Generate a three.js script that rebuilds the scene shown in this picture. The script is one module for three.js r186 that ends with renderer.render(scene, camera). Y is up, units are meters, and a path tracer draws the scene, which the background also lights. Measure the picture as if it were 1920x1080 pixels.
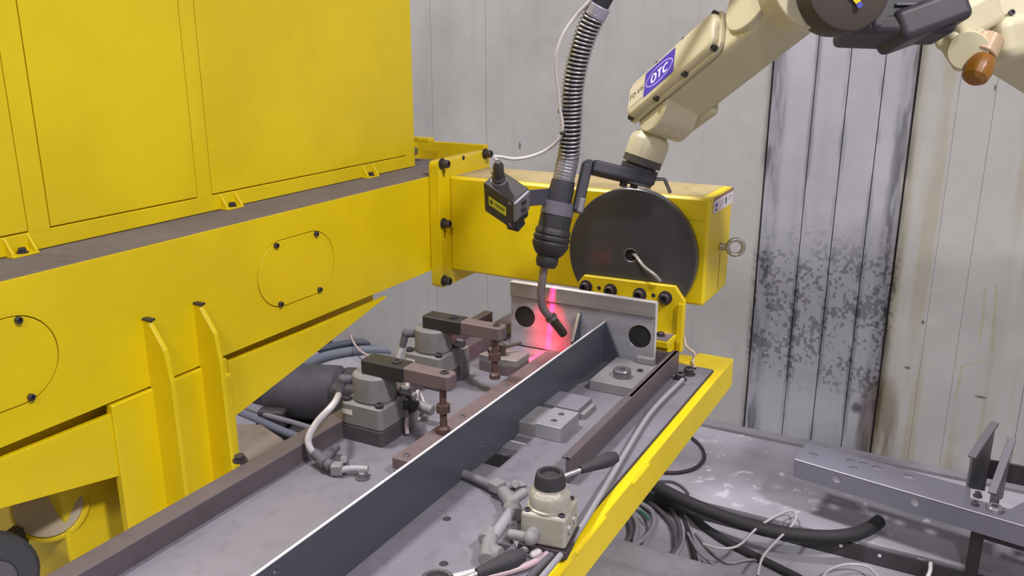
import * as THREE from 'three';
import { RoundedBoxGeometry } from 'three/addons/geometries/RoundedBoxGeometry.js';
import { mergeGeometries, toCreasedNormals } from 'three/addons/utils/BufferGeometryUtils.js';
import { RectAreaLightUniformsLib } from 'three/addons/lights/RectAreaLightUniformsLib.js';

// ---------------------------------------------------------------- camera, exposure, lamps
const scene = new THREE.Scene();
scene.background = new THREE.Color(0x202022);
const FOCAL = 1627, YAW = 28.4 * Math.PI / 180, PITCH = 16.2 * Math.PI / 180;      // focal length in pixels of the 1920 x 1080 frame
const camera = new THREE.PerspectiveCamera(2 * Math.atan(540 / FOCAL) * 180 / Math.PI, 1920 / 1080, 0.05, 60);
camera.position.set(0, 1.37, 0);
camera.rotation.order = 'YXZ';
camera.rotation.set(-PITCH, YAW, 0);
scene.add(camera);
const renderer = new THREE.WebGLRenderer({ antialias: true });
renderer.toneMapping = THREE.LinearToneMapping;
renderer.toneMappingExposure = 0.95;
renderer.shadowMap.enabled = true;
RectAreaLightUniformsLib.init();
// high bay lamps of the hall: [x, z, intensity]; each gets a housing with a glowing face below
const LAMP_Y = 4.7, LAMP_SIZE = 0.5;
const LAMPS = [[-1.9, -0.85, 205], [2.5, 0.1, 350], [1.2, 3.2, 172], [-3.6, 2.6, 90]];
const LAMP_COLOR = 0xfffafc;

// ---------------------------------------------------------------- helpers
const V = (x, y, z) => new THREE.Vector3(x, y, z);
const EYE = V(0, 1.37, 0);
const RT = V(Math.cos(YAW), 0, -Math.sin(YAW));
const FW = V(-Math.sin(YAW) * Math.cos(PITCH), -Math.sin(PITCH), -Math.cos(YAW) * Math.cos(PITCH));
const UPV = new THREE.Vector3().crossVectors(RT, FW);
const ray = (u, v) => FW.clone().addScaledVector(RT, (u - 960) / FOCAL).addScaledVector(UPV, -(v - 540) / FOCAL);
const at = (u, v, d) => EYE.clone().addScaledVector(ray(u, v), d);
const hit = (u, v, k, c) => { const r = ray(u, v); return EYE.clone().addScaledVector(r, (c - EYE[k]) / r[k]); };
const onX = (u, v, c) => hit(u, v, 'x', c), onY = (u, v, c) => hit(u, v, 'y', c), onZ = (u, v, c) => hit(u, v, 'z', c);
// three perpendicular directions from the picture directions of a box's edges near a pixel (third one leads away)
function triad(u, v, d1, d2, d3) {
  const f = ray(u, v).normalize();
  const r = RT.clone().addScaledVector(f, -RT.dot(f)).normalize();
  const up = new THREE.Vector3().crossVectors(r, f);
  const n = ([x, y]) => { const l = Math.hypot(x, y); return [x / l, -y / l]; };
  const [a, b, c] = [n(d1), n(d2), n(d3)];
  const dot = (p, q) => p[0] * q[0] + p[1] * q[1];
  const t3 = Math.sqrt(Math.max(0.01, -dot(a, c) * dot(b, c) / dot(a, b))), t = [-dot(a, c) / t3, -dot(b, c) / t3, t3];
  const w = [a, b, c].map((p, i) => r.clone().multiplyScalar(p[0]).addScaledVector(up, p[1]).addScaledVector(f, t[i]).normalize());
  w[1].addScaledVector(w[0], -w[0].dot(w[1])).normalize();
  const z = new THREE.Vector3().crossVectors(w[0], w[1]);
  if (z.dot(w[2]) < 0) z.negate();
  return [w[0], w[1], z];
}
let seed = 7;
const rnd = () => { seed = (seed * 1664525 + 1013904223) >>> 0; return seed / 4294967296; };
const Y = V(0, 1, 0);
const crease = (g, a = 0.6) => toCreasedNormals(g, a);
const noIdx = (g) => (g.index ? g.toNonIndexed() : g);
const merge = (list) => mergeGeometries(list.map((g) => { const n = noIdx(g); for (const k of Object.keys(n.attributes)) if (!['position', 'normal', 'uv'].includes(k)) n.deleteAttribute(k); return n; }));
function rb(x0, x1, y0, y1, z0, z1, r = 0.002, s = 1) {
  const w = Math.abs(x1 - x0), h = Math.abs(y1 - y0), d = Math.abs(z1 - z0);
  return new RoundedBoxGeometry(w, h, d, s, Math.min(r, w * 0.49, h * 0.49, d * 0.49)).translate((x0 + x1) / 2, (y0 + y1) / 2, (z0 + z1) / 2);
}
function obox(c, ax, ay, sx, sy, sz, r = 0.002, s = 2) {
  const X = ax.clone().normalize(), Yv = ay.clone().addScaledVector(X, -X.dot(ay)).normalize(), Z = new THREE.Vector3().crossVectors(X, Yv);
  const m = new THREE.Matrix4().makeBasis(X, Yv, Z).setPosition(c);
  return new RoundedBoxGeometry(sx, sy, sz, s, Math.min(r, sx * 0.49, sy * 0.49, sz * 0.49)).applyMatrix4(m);
}
const bar = (p, q, h, w, up = Y, r = 0.002, s = 2) => { const d = q.clone().sub(p); return obox(p.clone().lerp(q, 0.5), d, up, d.length(), h, w, r, s); };
const turned = (g, dir) => g.applyQuaternion(new THREE.Quaternion().setFromUnitVectors(Y, dir.clone().normalize()));
function lathe(p, dir, prof, seg = 24, a = 0.6) {
  const g = crease(new THREE.LatheGeometry(prof.map(([r, h]) => new THREE.Vector2(Math.max(r, 1e-5), h)), seg), a);
  return turned(g, dir).translate(p.x, p.y, p.z);
}
function cyl(p, q, r0, r1 = r0, seg = 20) {
  const d = q.clone().sub(p), l = d.length(), b = Math.min(0.0015, l * 0.2, r0 * 0.3);
  return lathe(p, d, [[0, 0], [r0 - b, 0], [r0, b], [r1, l - b], [r1 - b, l], [0, l]], seg, 0.5);
}
const curve = (pts) => new THREE.CatmullRomCurve3(pts, false, 'centripetal');
const tube = (pts, r, n = 0, seg = 8) => new THREE.TubeGeometry(curve(pts), n || Math.max(12, pts.length * 7), r, seg);
function cable(pts, r, n = 0, seg = 8) {            // tube with closed ends
  const t = tube(pts, r, n, seg);
  return merge([t, new THREE.SphereGeometry(r, 8, 6).translate(...pts[0].toArray()), new THREE.SphereGeometry(r, 8, 6).translate(...pts[pts.length - 1].toArray())]);
}
function shapeOf(pts, holes = []) {
  const s = new THREE.Shape(pts.map(([a, b]) => new THREE.Vector2(a, b)));
  for (const h of holes) { const p = new THREE.Path(); if (h.length === 3 && !Array.isArray(h[0])) p.absarc(h[0], h[1], h[2], 0, Math.PI * 2, true); else p.setFromPoints(h.map(([a, b]) => new THREE.Vector2(a, b))); s.holes.push(p); }
  return s;
}
// plate of an outline: axis 'x' takes [z, y], 'y' takes [x, z], 'z' takes [x, y]; it fills from c to c + t along the axis
function plate(axis, pts, c, t, holes = [], bevel = 0.001) {
  const f = axis === 'x' ? ([a, b]) => [-a, b] : axis === 'y' ? ([a, b]) => [a, -b] : ([a, b]) => [a, b];
  const hs = holes.map((h) => (Array.isArray(h[0]) ? h.map(f) : [...f(h), h[2]]));
  const g = new THREE.ExtrudeGeometry(shapeOf(pts.map(f), hs), { depth: t - 2 * bevel, bevelEnabled: bevel > 0, bevelSize: bevel, bevelThickness: bevel, bevelOffset: -bevel, bevelSegments: 1, curveSegments: 20 }).translate(0, 0, bevel);
  if (axis === 'x') g.rotateY(Math.PI / 2).translate(c, 0, 0);
  else if (axis === 'y') g.rotateX(-Math.PI / 2).translate(0, c, 0);
  else g.translate(0, 0, c);
  return g;
}
const rounded = (x0, x1, y0, y1, r, n = 6) => { const o = []; for (const [cx, cy, a] of [[x1 - r, y1 - r, 0], [x0 + r, y1 - r, 1], [x0 + r, y0 + r, 2], [x1 - r, y0 + r, 3]]) for (let i = 0; i <= n; i++) { const t = (a + i / n) * Math.PI / 2; o.push([cx + r * Math.cos(t), cy + r * Math.sin(t)]); } return o; };
const circle = (x, y, r, n = 24) => Array.from({ length: n }, (_, i) => [x + r * Math.cos(i / n * 2 * Math.PI), y + r * Math.sin(i / n * 2 * Math.PI)]);
const socketScrew = (p, dir, r, h) => lathe(p, dir, [[0, h * 0.4], [r * 0.55, h * 0.4], [r * 0.55, h], [r * 0.88, h], [r, h * 0.9], [r, 0], [0, 0]], 16, 0.4);
const hexBolt = (p, dir, r, h) => { const g = lathe(p, dir, [[0, h], [r * 0.85, h], [r, h * 0.85], [r, 0], [0, 0]], 6, 0.3); return merge([g, lathe(p, dir, [[r * 1.35, 0], [r * 1.35, h * 0.25], [r * 0.9, h * 0.25]], 16)]); };

// objects
const taken = {};
const numbered = (n) => { const k = taken[n] = (taken[n] ?? -1) + 1; return k ? n + '_' + String(k).padStart(3, '0') : n; };
function tag(o, label, category, group, kind) { o.userData = { label, category }; if (group) o.userData.group = group; if (kind) o.userData.kind = kind; return o; }
function thing(name, label, category, group) { const o = new THREE.Group(); o.name = numbered(name); scene.add(o); return tag(o, label, category, group); }
function part(name, geo, mat, parent, label) { const m = new THREE.Mesh(geo, mat); m.name = name; parent.add(m); if (label) m.userData.label = label; return m; }
function solo(name, geo, mat, label, category, group, kind) { const m = new THREE.Mesh(geo, mat); m.name = numbered(name); scene.add(m); return tag(m, label, category, group, kind); }
function struct(name, geo, mat) { const m = geo ? new THREE.Mesh(geo, mat) : new THREE.Group(); m.name = name; scene.add(m); m.userData = { kind: 'structure' }; return m; }
function copyOf(o, shift, label) { const c = o.clone(); c.name = numbered(o.name.replace(/_\d+$/, '')); c.position.add(shift); scene.add(c); c.userData.label = label; return c; }

// ---------------------------------------------------------------- procedural textures and materials
function lattice(n, s) { let q = s; const a = new Float32Array(n * n); for (let i = 0; i < n * n; i++) { q = (q * 1664525 + 1013904223) >>> 0; a[i] = q / 4294967296; } return a; }
const LAT = lattice(256, 11);
function vnoise(x, y, per = 256) {
  const xi = Math.floor(x), yi = Math.floor(y), fx = x - xi, fy = y - yi, u = fx * fx * (3 - 2 * fx), w = fy * fy * (3 - 2 * fy);
  const g = (i, j) => LAT[(((j % per) + per) % per) * 256 + (((i % per) + per) % per)];
  return (g(xi, yi) * (1 - u) + g(xi + 1, yi) * u) * (1 - w) + (g(xi, yi + 1) * (1 - u) + g(xi + 1, yi + 1) * u) * w;
}
const fbm = (x, y, per, o = 4) => { let s = 0, a = 0.5, n = 0; for (let i = 0; i < o; i++) { s += a * vnoise(x, y, Math.min(per, 256)); n += a; x *= 2; y *= 2; per *= 2; a *= 0.55; } return s / n; };
function tex(w, h, fn, srgb = true, wrap = THREE.RepeatWrapping) {
  const d = new Uint8Array(w * h * 4);
  for (let j = 0; j < h; j++) for (let i = 0; i < w; i++) { const c = fn(i / w, j / h), k = (j * w + i) * 4; for (let q = 0; q < 3; q++) d[k + q] = Math.max(0, Math.min(255, 255 * (c.length ? c[q] : c))); d[k + 3] = 255; }
  const t = new THREE.DataTexture(d, w, h); t.magFilter = THREE.LinearFilter; t.minFilter = THREE.LinearMipmapLinearFilter; t.generateMipmaps = true; t.wrapS = t.wrapT = wrap;
  if (srgb) t.colorSpace = THREE.SRGBColorSpace; t.needsUpdate = true; return t;
}
const smooth = (a, b, x) => { const t = Math.max(0, Math.min(1, (x - a) / (b - a))); return t * t * (3 - 2 * t); };
const T = {
  paint: tex(512, 512, (u, v) => { const n = fbm(u * 6, v * 6, 6, 5); return 0.955 + 0.045 * smooth(0.3, 0.7, n); }),
  dusty: tex(512, 512, (u, v) => { const n = fbm(u * 8, v * 8, 8, 5), s = fbm(u * 60, v * 60, 60, 2); return 0.80 + 0.20 * n - 0.05 * smooth(0.6, 0.8, s); }),
  rough: tex(256, 256, (u, v) => 0.62 + 0.38 * fbm(u * 10, v * 10, 10, 5), false),
  floor: tex(1024, 1024, (u, v) => { const n = fbm(u * 7, v * 7, 7, 6), c = fbm(u * 30 + 4, v * 30, 30, 4), s = fbm(u * 3 + 1, v * 3 + 5, 3, 3); const k = 0.70 + 0.22 * n - 0.12 * smooth(0.55, 0.75, s) + 0.30 * smooth(0.66, 0.82, c) * smooth(0.45, 0.6, s); return [k, k, k * 1.015]; }),
  brushed: tex(512, 512, (u, v) => 0.72 + 0.16 * fbm(u * 4, v * 120, 4, 2) + 0.12 * fbm(u * 9, v * 9, 9, 4)),
};
const mat = (color, rough, metal = 0, o = {}) => new THREE.MeshPhysicalMaterial({ color, roughness: rough, metalness: metal, ...o });
const M = {
  yellow: mat(0xe6cb06, 0.42, 0, { map: T.paint, clearcoat: 0.15, clearcoatRoughness: 0.35 }),
  yellowOld: mat(0xe0c408, 0.5, 0, { map: T.paint }),
  dustTop: mat(0x857b7e, 0.9, 0, { map: T.dusty }),
  black: mat(0x29282b, 0.5, 0, { map: T.dusty }),
  disc: mat(0x454449, 0.38, 0.1, { roughnessMap: T.rough }),
  darkPaint: mat(0x464953, 0.42, 0.1, { roughnessMap: T.rough }),
  bolt: mat(0x4b444a, 0.45, 0.5),
  steel: mat(0x9d9aa0, 0.38, 0.75, { map: T.brushed }),
  steelBright: mat(0xc9c8cc, 0.28, 0.9),
  plateGrey: mat(0x827f89, 0.62, 0.1, { map: T.dusty }),
  brownSteel: mat(0x7a6a6d, 0.6, 0.2, { map: T.dusty }),
  railSteel: mat(0x6a6066, 0.5, 0.15, { map: T.dusty }),
  darkSteel: mat(0x473f44, 0.6, 0.2, { map: T.dusty }),
  castGrey: mat(0x8c8a8c, 0.6, 0.1, { map: T.dusty }),
  castDark: mat(0x524e52, 0.6, 0.1, { map: T.dusty }),
  cream: mat(0xcfc7a6, 0.42, 0, { map: T.paint }),
  rubber: mat(0x2d2b30, 0.7),
  rubberGrey: mat(0x55525a, 0.7),
  tubeGrey: mat(0x8d8b92, 0.5),
  tubeClear: mat(0xb9b5b8, 0.35),
  tubePink: mat(0xb09aa0, 0.4),
  white: mat(0xd8d6d8, 0.5),
  slate: mat(0x6d7280, 0.6),
  kraft: mat(0x8d8074, 0.85, 0, { map: T.dusty }),
  wallPlain: mat(0xaaa8a8, 0.85),
  ceiling: mat(0xb5b5b8, 0.9),
};

// ---------------------------------------------------------------- hall
const WALL_Z = -2.80, SLAB_Y = 0.06;
const floorMat = mat(0xb4b2ba, 0.78, 0, { map: T.floor, bumpMap: T.floor, bumpScale: 0.004 });
floorMat.map.repeat.set(0.8, 0.8);
struct('floor', rb(-6, 6, -0.2, 0, WALL_Z - 0.2, 7, 0.001), floorMat);
struct('ceiling', rb(-6.2, 6.2, 5.2, 5.4, WALL_Z - 0.2, 7.2, 0.001), M.ceiling);
struct('wall_left', rb(-6.2, -6, 0, 5.2, WALL_Z - 0.2, 7, 0.001), M.wallPlain);
struct('wall_right', rb(6, 6.2, 0, 5.2, WALL_Z - 0.2, 7, 0.001), M.wallPlain);
struct('wall_front', rb(-6.2, 6.2, 0, 5.2, 7, 7.2, 0.001), M.wallPlain);
// back wall: tall panels with open joints; stains, grime and drips are part of its surface
const WX = (u, v) => onZ(u, v, WALL_Z).x, WY = (u, v) => onZ(u, v, WALL_Z).y;
const seams = [-6.2, -4.6, -3.4, WX(812, 250), WX(911, 150), WX(1415, 550), WX(1491, 550), WX(1549, 550), WX(1610, 550), WX(1669, 550), WX(1745, 550), WX(1818, 500), WX(1960, 500), 1.4, 2.6, 3.8, 5, 6.2];
const TEX_X0 = -2.6, TEX_W = 3.3, TEX_H = 2.4;
const px0 = seams[5], px4 = seams[9];
const gBandLo = WY(1500, 715), gBandHi = WY(1500, 545);
const NICKS = [[974, 274, 0.006, 0.017], [806, 265, 0.004, 0.014], [1865, 165, 0.004, 0.012], [1700, 690, 0.012, 0.006], [1730, 605, 0.006, 0.008], [1605, 765, 0.02, 0.022], [1838, 745, 0.02, 0.005]].map(([u, v, a, b]) => [WX(u, v), WY(u, v), a, b]);
const DRIPS = [[[1846, 541], [1842, 600], [1835, 640]], [[1868, 535], [1863, 600], [1858, 655]], [[1838, 676], [1803, 688], [1798, 715], [1790, 750]]].map((l) => l.map(([u, v]) => [WX(u, v), WY(u, v)]));
const RUN_X = WX(1640, 820);
function wallColor(u, v) {
  const x = TEX_X0 + u * TEX_W, y = v * TEX_H;
  const n = fbm(x * 5 + 40, y * 5 + 40, 256, 5), f = fbm(x * 34 + 7, y * 34 + 3, 256, 4), big = fbm(x * 1.6 + 21, y * 1.1 + 13, 256, 3);
  const streak = fbm(x * 26 + 5, y * 1.3 + 2, 256, 3), spot = 0.62 * fbm(x * 105 + 11, y * 88 + 29, 256, 3) + 0.38 * fbm(x * 17 + 3, y * 13 + 9, 256, 3);
  let c = [0.645, 0.64, 0.632];
  if (x > px0 && x < px4) c = [0.635, 0.635, 0.668];
  const w = 0.075 * (n - 0.5) + 0.03 * (f - 0.5) + 0.10 * (big - 0.5) - 0.014 * smooth(0.56, 0.75, streak);
  c = c.map((k) => k + w);
  // warm tinted film right of the strip and brown drips low down
  if (x > px4 - 0.02) { const s = smooth(0.5, 0.72, streak); c[0] -= 0.02 * s; c[1] -= 0.03 * s; c[2] -= 0.07 * s; }
  // grime on the strip: dark joints, black spatter in a belt at working height
  const inS = smooth(px0 - 0.025, px0 + 0.005, x) * (1 - smooth(px4 - 0.005, px4 + 0.03, x));
  if (inS > 0) {
    const belt = smooth(gBandLo - 0.10, gBandLo + 0.05, y + 0.06 * (n - 0.5)) * (1 - smooth(gBandHi + 0.05, gBandHi + 0.30, y + 0.10 * (n - 0.5)));
    const speck = smooth(0.57 - 0.05 * belt, 0.63 - 0.04 * belt, spot) * (0.12 + 0.88 * belt);
    const edge = Math.max(1 - smooth(0.012, 0.05, Math.abs(x - px0 - 0.012)), 1 - smooth(0.012, 0.05, Math.abs(x - px4 + 0.008))) * (0.45 + 0.9 * smooth(0.35, 0.62, fbm(x * 70, y * 9 + 3, 256, 3)));
    const d = inS * Math.min(0.5, 0.07 * belt * (0.6 + n) + 0.16 * speck * (0.35 + 0.65 * belt) + 0.17 * edge * (0.5 + 0.8 * smooth(0.3, 0.7, fbm(x * 12 + 5, y * 4, 256, 3))));
    c = c.map((k, i) => k - d * (i === 2 ? 1.02 : 1));
  }
  // grime gathered beside the other strip joints
  for (const s of seams.slice(6, 9)) { const d = 1 - smooth(0.004, 0.014, Math.abs(x - s)); if (d > 0) c = c.map((k) => k - 0.14 * d * smooth(0.3, 0.6, fbm(x * 40, y * 7 + s * 9, 256, 3))); }
  // brown run below the strip's right edge
  const bx = (x - RUN_X) / 0.075, by = (y - 0.16) / 0.22, run = Math.max(0, 1 - bx * bx - by * by);
  if (run > 0) { const k = 0.30 * smooth(0, 0.7, run) * smooth(0.3, 0.6, fbm(x * 30, y * 4 + 7, 256, 3)); c[0] -= k * 0.5; c[1] -= k * 0.6; c[2] -= k * 0.68; }
  // a few dark nicks
  for (const [nx, ny, hw, hh] of NICKS) {
    const dx = (x - nx) / hw, dy = (y - ny) / hh, q = dx * dx + dy * dy; if (q < 1) c = c.map((k) => k - 0.30 * (1 - q));
  }
  // yellow chalk drips
  for (const pl of DRIPS) for (let i = 0; i + 1 < pl.length; i++) {
    const [ax, ay] = pl[i], ex = pl[i + 1][0] - ax, ey = pl[i + 1][1] - ay, t = Math.max(0, Math.min(1, ((x - ax) * ex + (y - ay) * ey) / (ex * ex + ey * ey)));
    const q = Math.hypot(x - ax - ex * t, y - ay - ey * t); if (q < 0.0045) { c[0] -= 0.02; c[1] -= 0.02; c[2] -= 0.14 * (1 - q / 0.0045); }
  }
  return c;
}
const wallTex = tex(1600, 1160, wallColor, true, THREE.MirroredRepeatWrapping);
const wallMat = mat(0xffffff, 0.72, 0, { map: wallTex });
const wallB = struct('wall_back', null);
part('wall_core', rb(-6.2, 6.2, 0, 5.2, WALL_Z - 0.2, WALL_Z - 0.012, 0.001), mat(0x565455, 0.9), wallB);
for (let i = 0; i + 1 < seams.length; i++) {
  const gapAt = (k) => (k === 5 || k === 9 ? 0.003 : k >= 6 && k <= 8 ? 0.0013 : k === 10 || k === 11 ? 0.0003 : 0.0005), g = rb(seams[i] + gapAt(i), seams[i + 1] - gapAt(i + 1), 0, 5.2, WALL_Z - 0.02, WALL_Z + (i === 6 || i === 8 ? 0.0015 : 0), 0.0006);
  const p = g.attributes.position, uv = g.attributes.uv;
  for (let k = 0; k < p.count; k++) uv.setXY(k, (p.getX(k) - TEX_X0) / TEX_W, p.getY(k) / TEX_H);
  part('wall_panel', g, wallMat, wallB).userData.keepUV = true;
}
// raised slab along the wall, with rivets on its front, and the dark strip at the foot of the wall
const SLAB_Z = onY(1320, 940, SLAB_Y).z;
const slab = struct('floor_slab', null);
part('slab_top', rb(-6, 6, 0, SLAB_Y, WALL_Z, SLAB_Z, 0.008), mat(0xbfbdc6, 0.75, 0, { map: T.floor, bumpMap: T.floor, bumpScale: 0.004 }), slab);
part('face_strip', rb(-6, 6, 0.001, SLAB_Y - 0.012, SLAB_Z - 0.001, SLAB_Z + 0.006, 0.002), mat(0x4a474c, 0.7, 0, { map: T.dusty }), slab);
for (const u of [1522, 1553, 1625, 1700, 1790]) { const p = onZ(u, 0, SLAB_Z + 0.006); part('rivet', lathe(V(p.x, 0.032, SLAB_Z + 0.005), V(0, 0, 1), [[0, 0.003], [0.004, 0.002], [0.006, 0]], 10), M.white, slab); }
struct('trim_1', rb(-6, 6, SLAB_Y, SLAB_Y + 0.012, WALL_Z, onY(1460, 830, SLAB_Y).z, 0.002), mat(0x8a8890, 0.8, 0, { map: T.dusty }));
const lampShell = mat(0x77797d, 0.5, 0.6), lampGlow = new THREE.MeshStandardMaterial({ color: 0x222222, emissive: LAMP_COLOR, emissiveIntensity: 6 });
const lampWords = ['over the welding cell', 'over the robot side of the cell', 'over the aisle in front of the cell', 'over the far corner of the aisle'];
LAMPS.forEach(([x, z, power], i) => {
  const t = thing('high_bay_lamp', 'square grey high bay lamp hung ' + lampWords[i], 'lamp');
  part('lamp_housing', rb(x - 0.28, x + 0.28, LAMP_Y + 0.012, LAMP_Y + 0.14, z - 0.28, z + 0.28, 0.02), lampShell, t);
  part('lamp_panel', rb(x - LAMP_SIZE / 2, x + LAMP_SIZE / 2, LAMP_Y, LAMP_Y + 0.012, z - LAMP_SIZE / 2, z + LAMP_SIZE / 2, 0.003), lampGlow, t);
  part('suspension_rod', cyl(V(x, LAMP_Y + 0.13, z), V(x, 5.21, z), 0.012), lampShell, t);
  const l = new THREE.RectAreaLight(LAMP_COLOR, power, LAMP_SIZE, LAMP_SIZE);
  l.position.set(x, LAMP_Y - 0.01, z); l.lookAt(x, 0, z); l.name = 'high_bay_light'; scene.add(l);
});

// ---------------------------------------------------------------- positioner: central beam
const XM = -1.111, BEAM_T = 1.061, BEAM_B = 0.837, XF = -1.083;
const DISC_Z = -1.672, ARM_Z = -1.699;
const zx = (u, v) => onX(u, v, XM).z;
{
  const t = thing('positioner_beam', 'long yellow box beam with oval access covers on a ribbed central pedestal', 'machine beam');
  part('beam_body', rb(XM - 0.30, XM - 0.016, BEAM_B, BEAM_T - 0.002, -1.90, 0.35, 0.003, 2), M.yellow, t);
  const cutouts = [];
  part('beam_top', rb(XM - 0.295, XM - 0.006, BEAM_T - 0.004, BEAM_T, -1.895, 0.345, 0.001), M.dustTop, t, 'dusty grey top face');
  // oval covers: [z of the left arc's centre, z of the right arc's centre, y centre, radius]
  const a = onX(483, 520, XM), tp = onX(565, 440, XM), bt = onX(572, 558, XM), R = (tp.y - bt.y) / 2, yc = (tp.y + bt.y) / 2;
  const b = onX(110, 668, XM);
  for (const [z0, z1, y] of [[a.z - R, a.z - R - 0.085, yc], [b.z + R + 0.085, b.z + R, yc]]) {
    const oval = (k) => { const o = []; for (let i = 0; i <= 16; i++) o.push([z1 - (R + k) * Math.sin(Math.PI * i / 16), y + (R + k) * Math.cos(Math.PI * i / 16)]); for (let i = 0; i <= 16; i++) o.push([z0 + (R + k) * Math.sin(Math.PI * i / 16), y - (R + k) * Math.cos(Math.PI * i / 16)]); return o; };
    cutouts.push(oval(0.0019));
    const c = part('access_cover', plate('x', oval(0), XM - 0.005, 0.0056, [], 0.0004), M.yellow, t);
    for (const z of [z0 + 0.012, z1 - 0.012]) for (const s of [-1, 1]) part('screw', socketScrew(V(XM + 0.0004, y + s * (R - 0.006), z), V(1, 0, 0), 0.005, 0.006), M.bolt, c);
  }
  part('face_sheet', plate('x', [[-1.90, BEAM_B], [0.35, BEAM_B], [0.35, BEAM_T - 0.002], [-1.90, BEAM_T - 0.002]], XM - 0.0165, 0.0165, cutouts, 0.0003), M.yellow, t);
  // pedestal face, recessed webs and gusset plates below the beam
  const pl = zx(212, 800), pr = zx(432, 760);
  part('pedestal_plate', rb(XM - 0.012, XM + 0.004, 0.60, BEAM_B - 0.004, pl, pr, 0.003), M.yellow, t);
  part('pedestal_wrap', rb(XM - 0.012, XM + 0.012, 0.60, BEAM_B - 0.03, pr - 0.002, pr + 0.022, 0.006, 2), M.yellow, t);
  part('recessed_web', rb(XM - 0.05, XM - 0.04, 0.79, BEAM_B + 0.003, -1.48, 0.05, 0.002), M.yellowOld, t);
  const P = (u, v) => { const p = onX(u, v, XM - 0.002); return [p.z, p.y]; };
  part('gusset_plate', plate('x', [P(427, 679), P(574, 620), P(726, 556), P(700, 577), P(440, 782)], XM - 0.012, 0.010), M.yellow, t);
  part('gusset_plate', plate('x', [P(222, 772), P(224, 893), P(0, 955), P(-250, 1010), P(-260, 985), P(0, 862)], XM - 0.012, 0.010), M.yellow, t);
  // the two standing ribs
  for (const [z, top, out] of [[zx(270, 600), onX(268, 597, XM).y, 0], [zx(365, 570), onX(365, 567, XM).y, 0]]) {
    part('rib', plate('z', [[XM - 0.002, top], [XM + 0.014, top - 0.004], [XM + 0.042, top - 0.046], [XM + 0.050, top - 0.10], [XM + 0.054, 0.60], [XM - 0.002, 0.60]], z - 0.006, 0.009, [], 0.002), M.yellow, t);
    part('rib_cap', rb(XM - 0.001, XM + 0.018, top - 0.003, top + 0.001, z - 0.007, z + 0.004, 0.001), M.bolt, t, 'worn bare rib tip');
  }
  // rear cross plate and rod behind the shield
  part('rear_plate', rb(-1.50, XM + 0.002, 0.90, 1.105, -1.925, -1.905, 0.002), M.yellowOld, t);
  part('rear_rod', cyl(V(-1.52, 1.093, -1.80), V(-1.245, 1.093, -1.80), 0.010), M.steel, t);
  part('rear_strip', rb(-1.52, -1.22, 1.115, 1.125, -1.845, -1.82, 0.002), M.yellow, t);
  part('pedestal_column', rb(XM - 0.28, XM - 0.07, 0, BEAM_B, -1.02, -0.72, 0.006, 2), M.yellowOld, t);
  part('base_flange', rb(XM - 0.36, XM + 0.0, 0, 0.03, -1.10, -0.64, 0.004), M.yellowOld, t);
}
// ---------------------------------------------------------------- yellow shield cabinet standing on the beam
{
  const XC = -1.226, y0 = BEAM_T, y1 = 2.0;
  const z = (u, v) => onX(u, v, XC).z, yOf = (u, v) => onX(u, v, XC).y;
  const zEnd = z(775, 200), yB = (yOf(234, 400) + yOf(580, 328)) / 2;
  const t = thing('arc_shield_cabinet', 'tall yellow sheet metal shield with framed flat panels on the beam', 'machine shield');
  const s = [[z(398, 365), z(763, 290)], [z(95, 428), z(372, 372)], [z(-330, 520), z(55, 437)]];
  part('back_sheet', rb(XC - 0.03, XC - 0.008, y0 + 0.004, y1, zEnd + 0.004, s[2][0] + 0.1, 0.002), M.yellowOld, t);
  part('frame_rail', rb(XC - 0.028, XC, y0 + 0.001, yB - 0.0008, zEnd, s[2][0] + 0.12, 0.0015), M.yellow, t);
  part('frame_rail', rb(XC - 0.028, XC, y1 - 0.06, y1, zEnd, s[2][0] + 0.12, 0.0015), M.yellow, t);
  const st = [[zEnd, s[0][1]], [s[0][0], s[1][1]], [s[1][0], s[2][1]], [s[2][0], s[2][0] + 0.12]];
  for (const [a, b] of st) part('frame_stile', rb(XC - 0.028, XC, yB - 0.004, y1 - 0.056, a, b, 0.0015), M.yellow, t);
  for (const [i, [a, b]] of s.entries()) { const g = i === 0 ? [0.0005, 0.0012] : [0.0012, 0.0017]; part('panel', rb(XC - 0.014, XC - 0.0006, yB + 0.0016, y1 - 0.062, b + g[0], a - g[1], 0.0006), M.yellow, t); }
  part('side_sheet', rb(XC - 0.16, XC - 0.02, y0 + 0.001, y1, zEnd + 0.001, zEnd + 0.012, 0.002), M.yellow, t);
  // bolted feet along the bottom rail
  for (const [u, v] of [[38, 488], [430, 392], [690, 332]]) {
    const p = onX(u, v, XC), w = 0.021, f = part('foot_bracket', rb(XC, XC + 0.018, y0, y0 + 0.004, p.z - w, p.z + w, 0.001), M.yellow, t);
    for (const e of [-1, 1]) part('web', plate('z', [[XC, y0 + 0.003], [XC + 0.017, y0 + 0.003], [XC + 0.016, y0 + 0.007], [XC, y0 + 0.028]], p.z + e * (w - 0.003) - 0.002, 0.004, [], 0.0008), M.yellow, f);
    part('bolt', hexBolt(V(XC + 0.009, y0 + 0.004, p.z), Y, 0.006, 0.008), M.bolt, f);
  }
}
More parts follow.
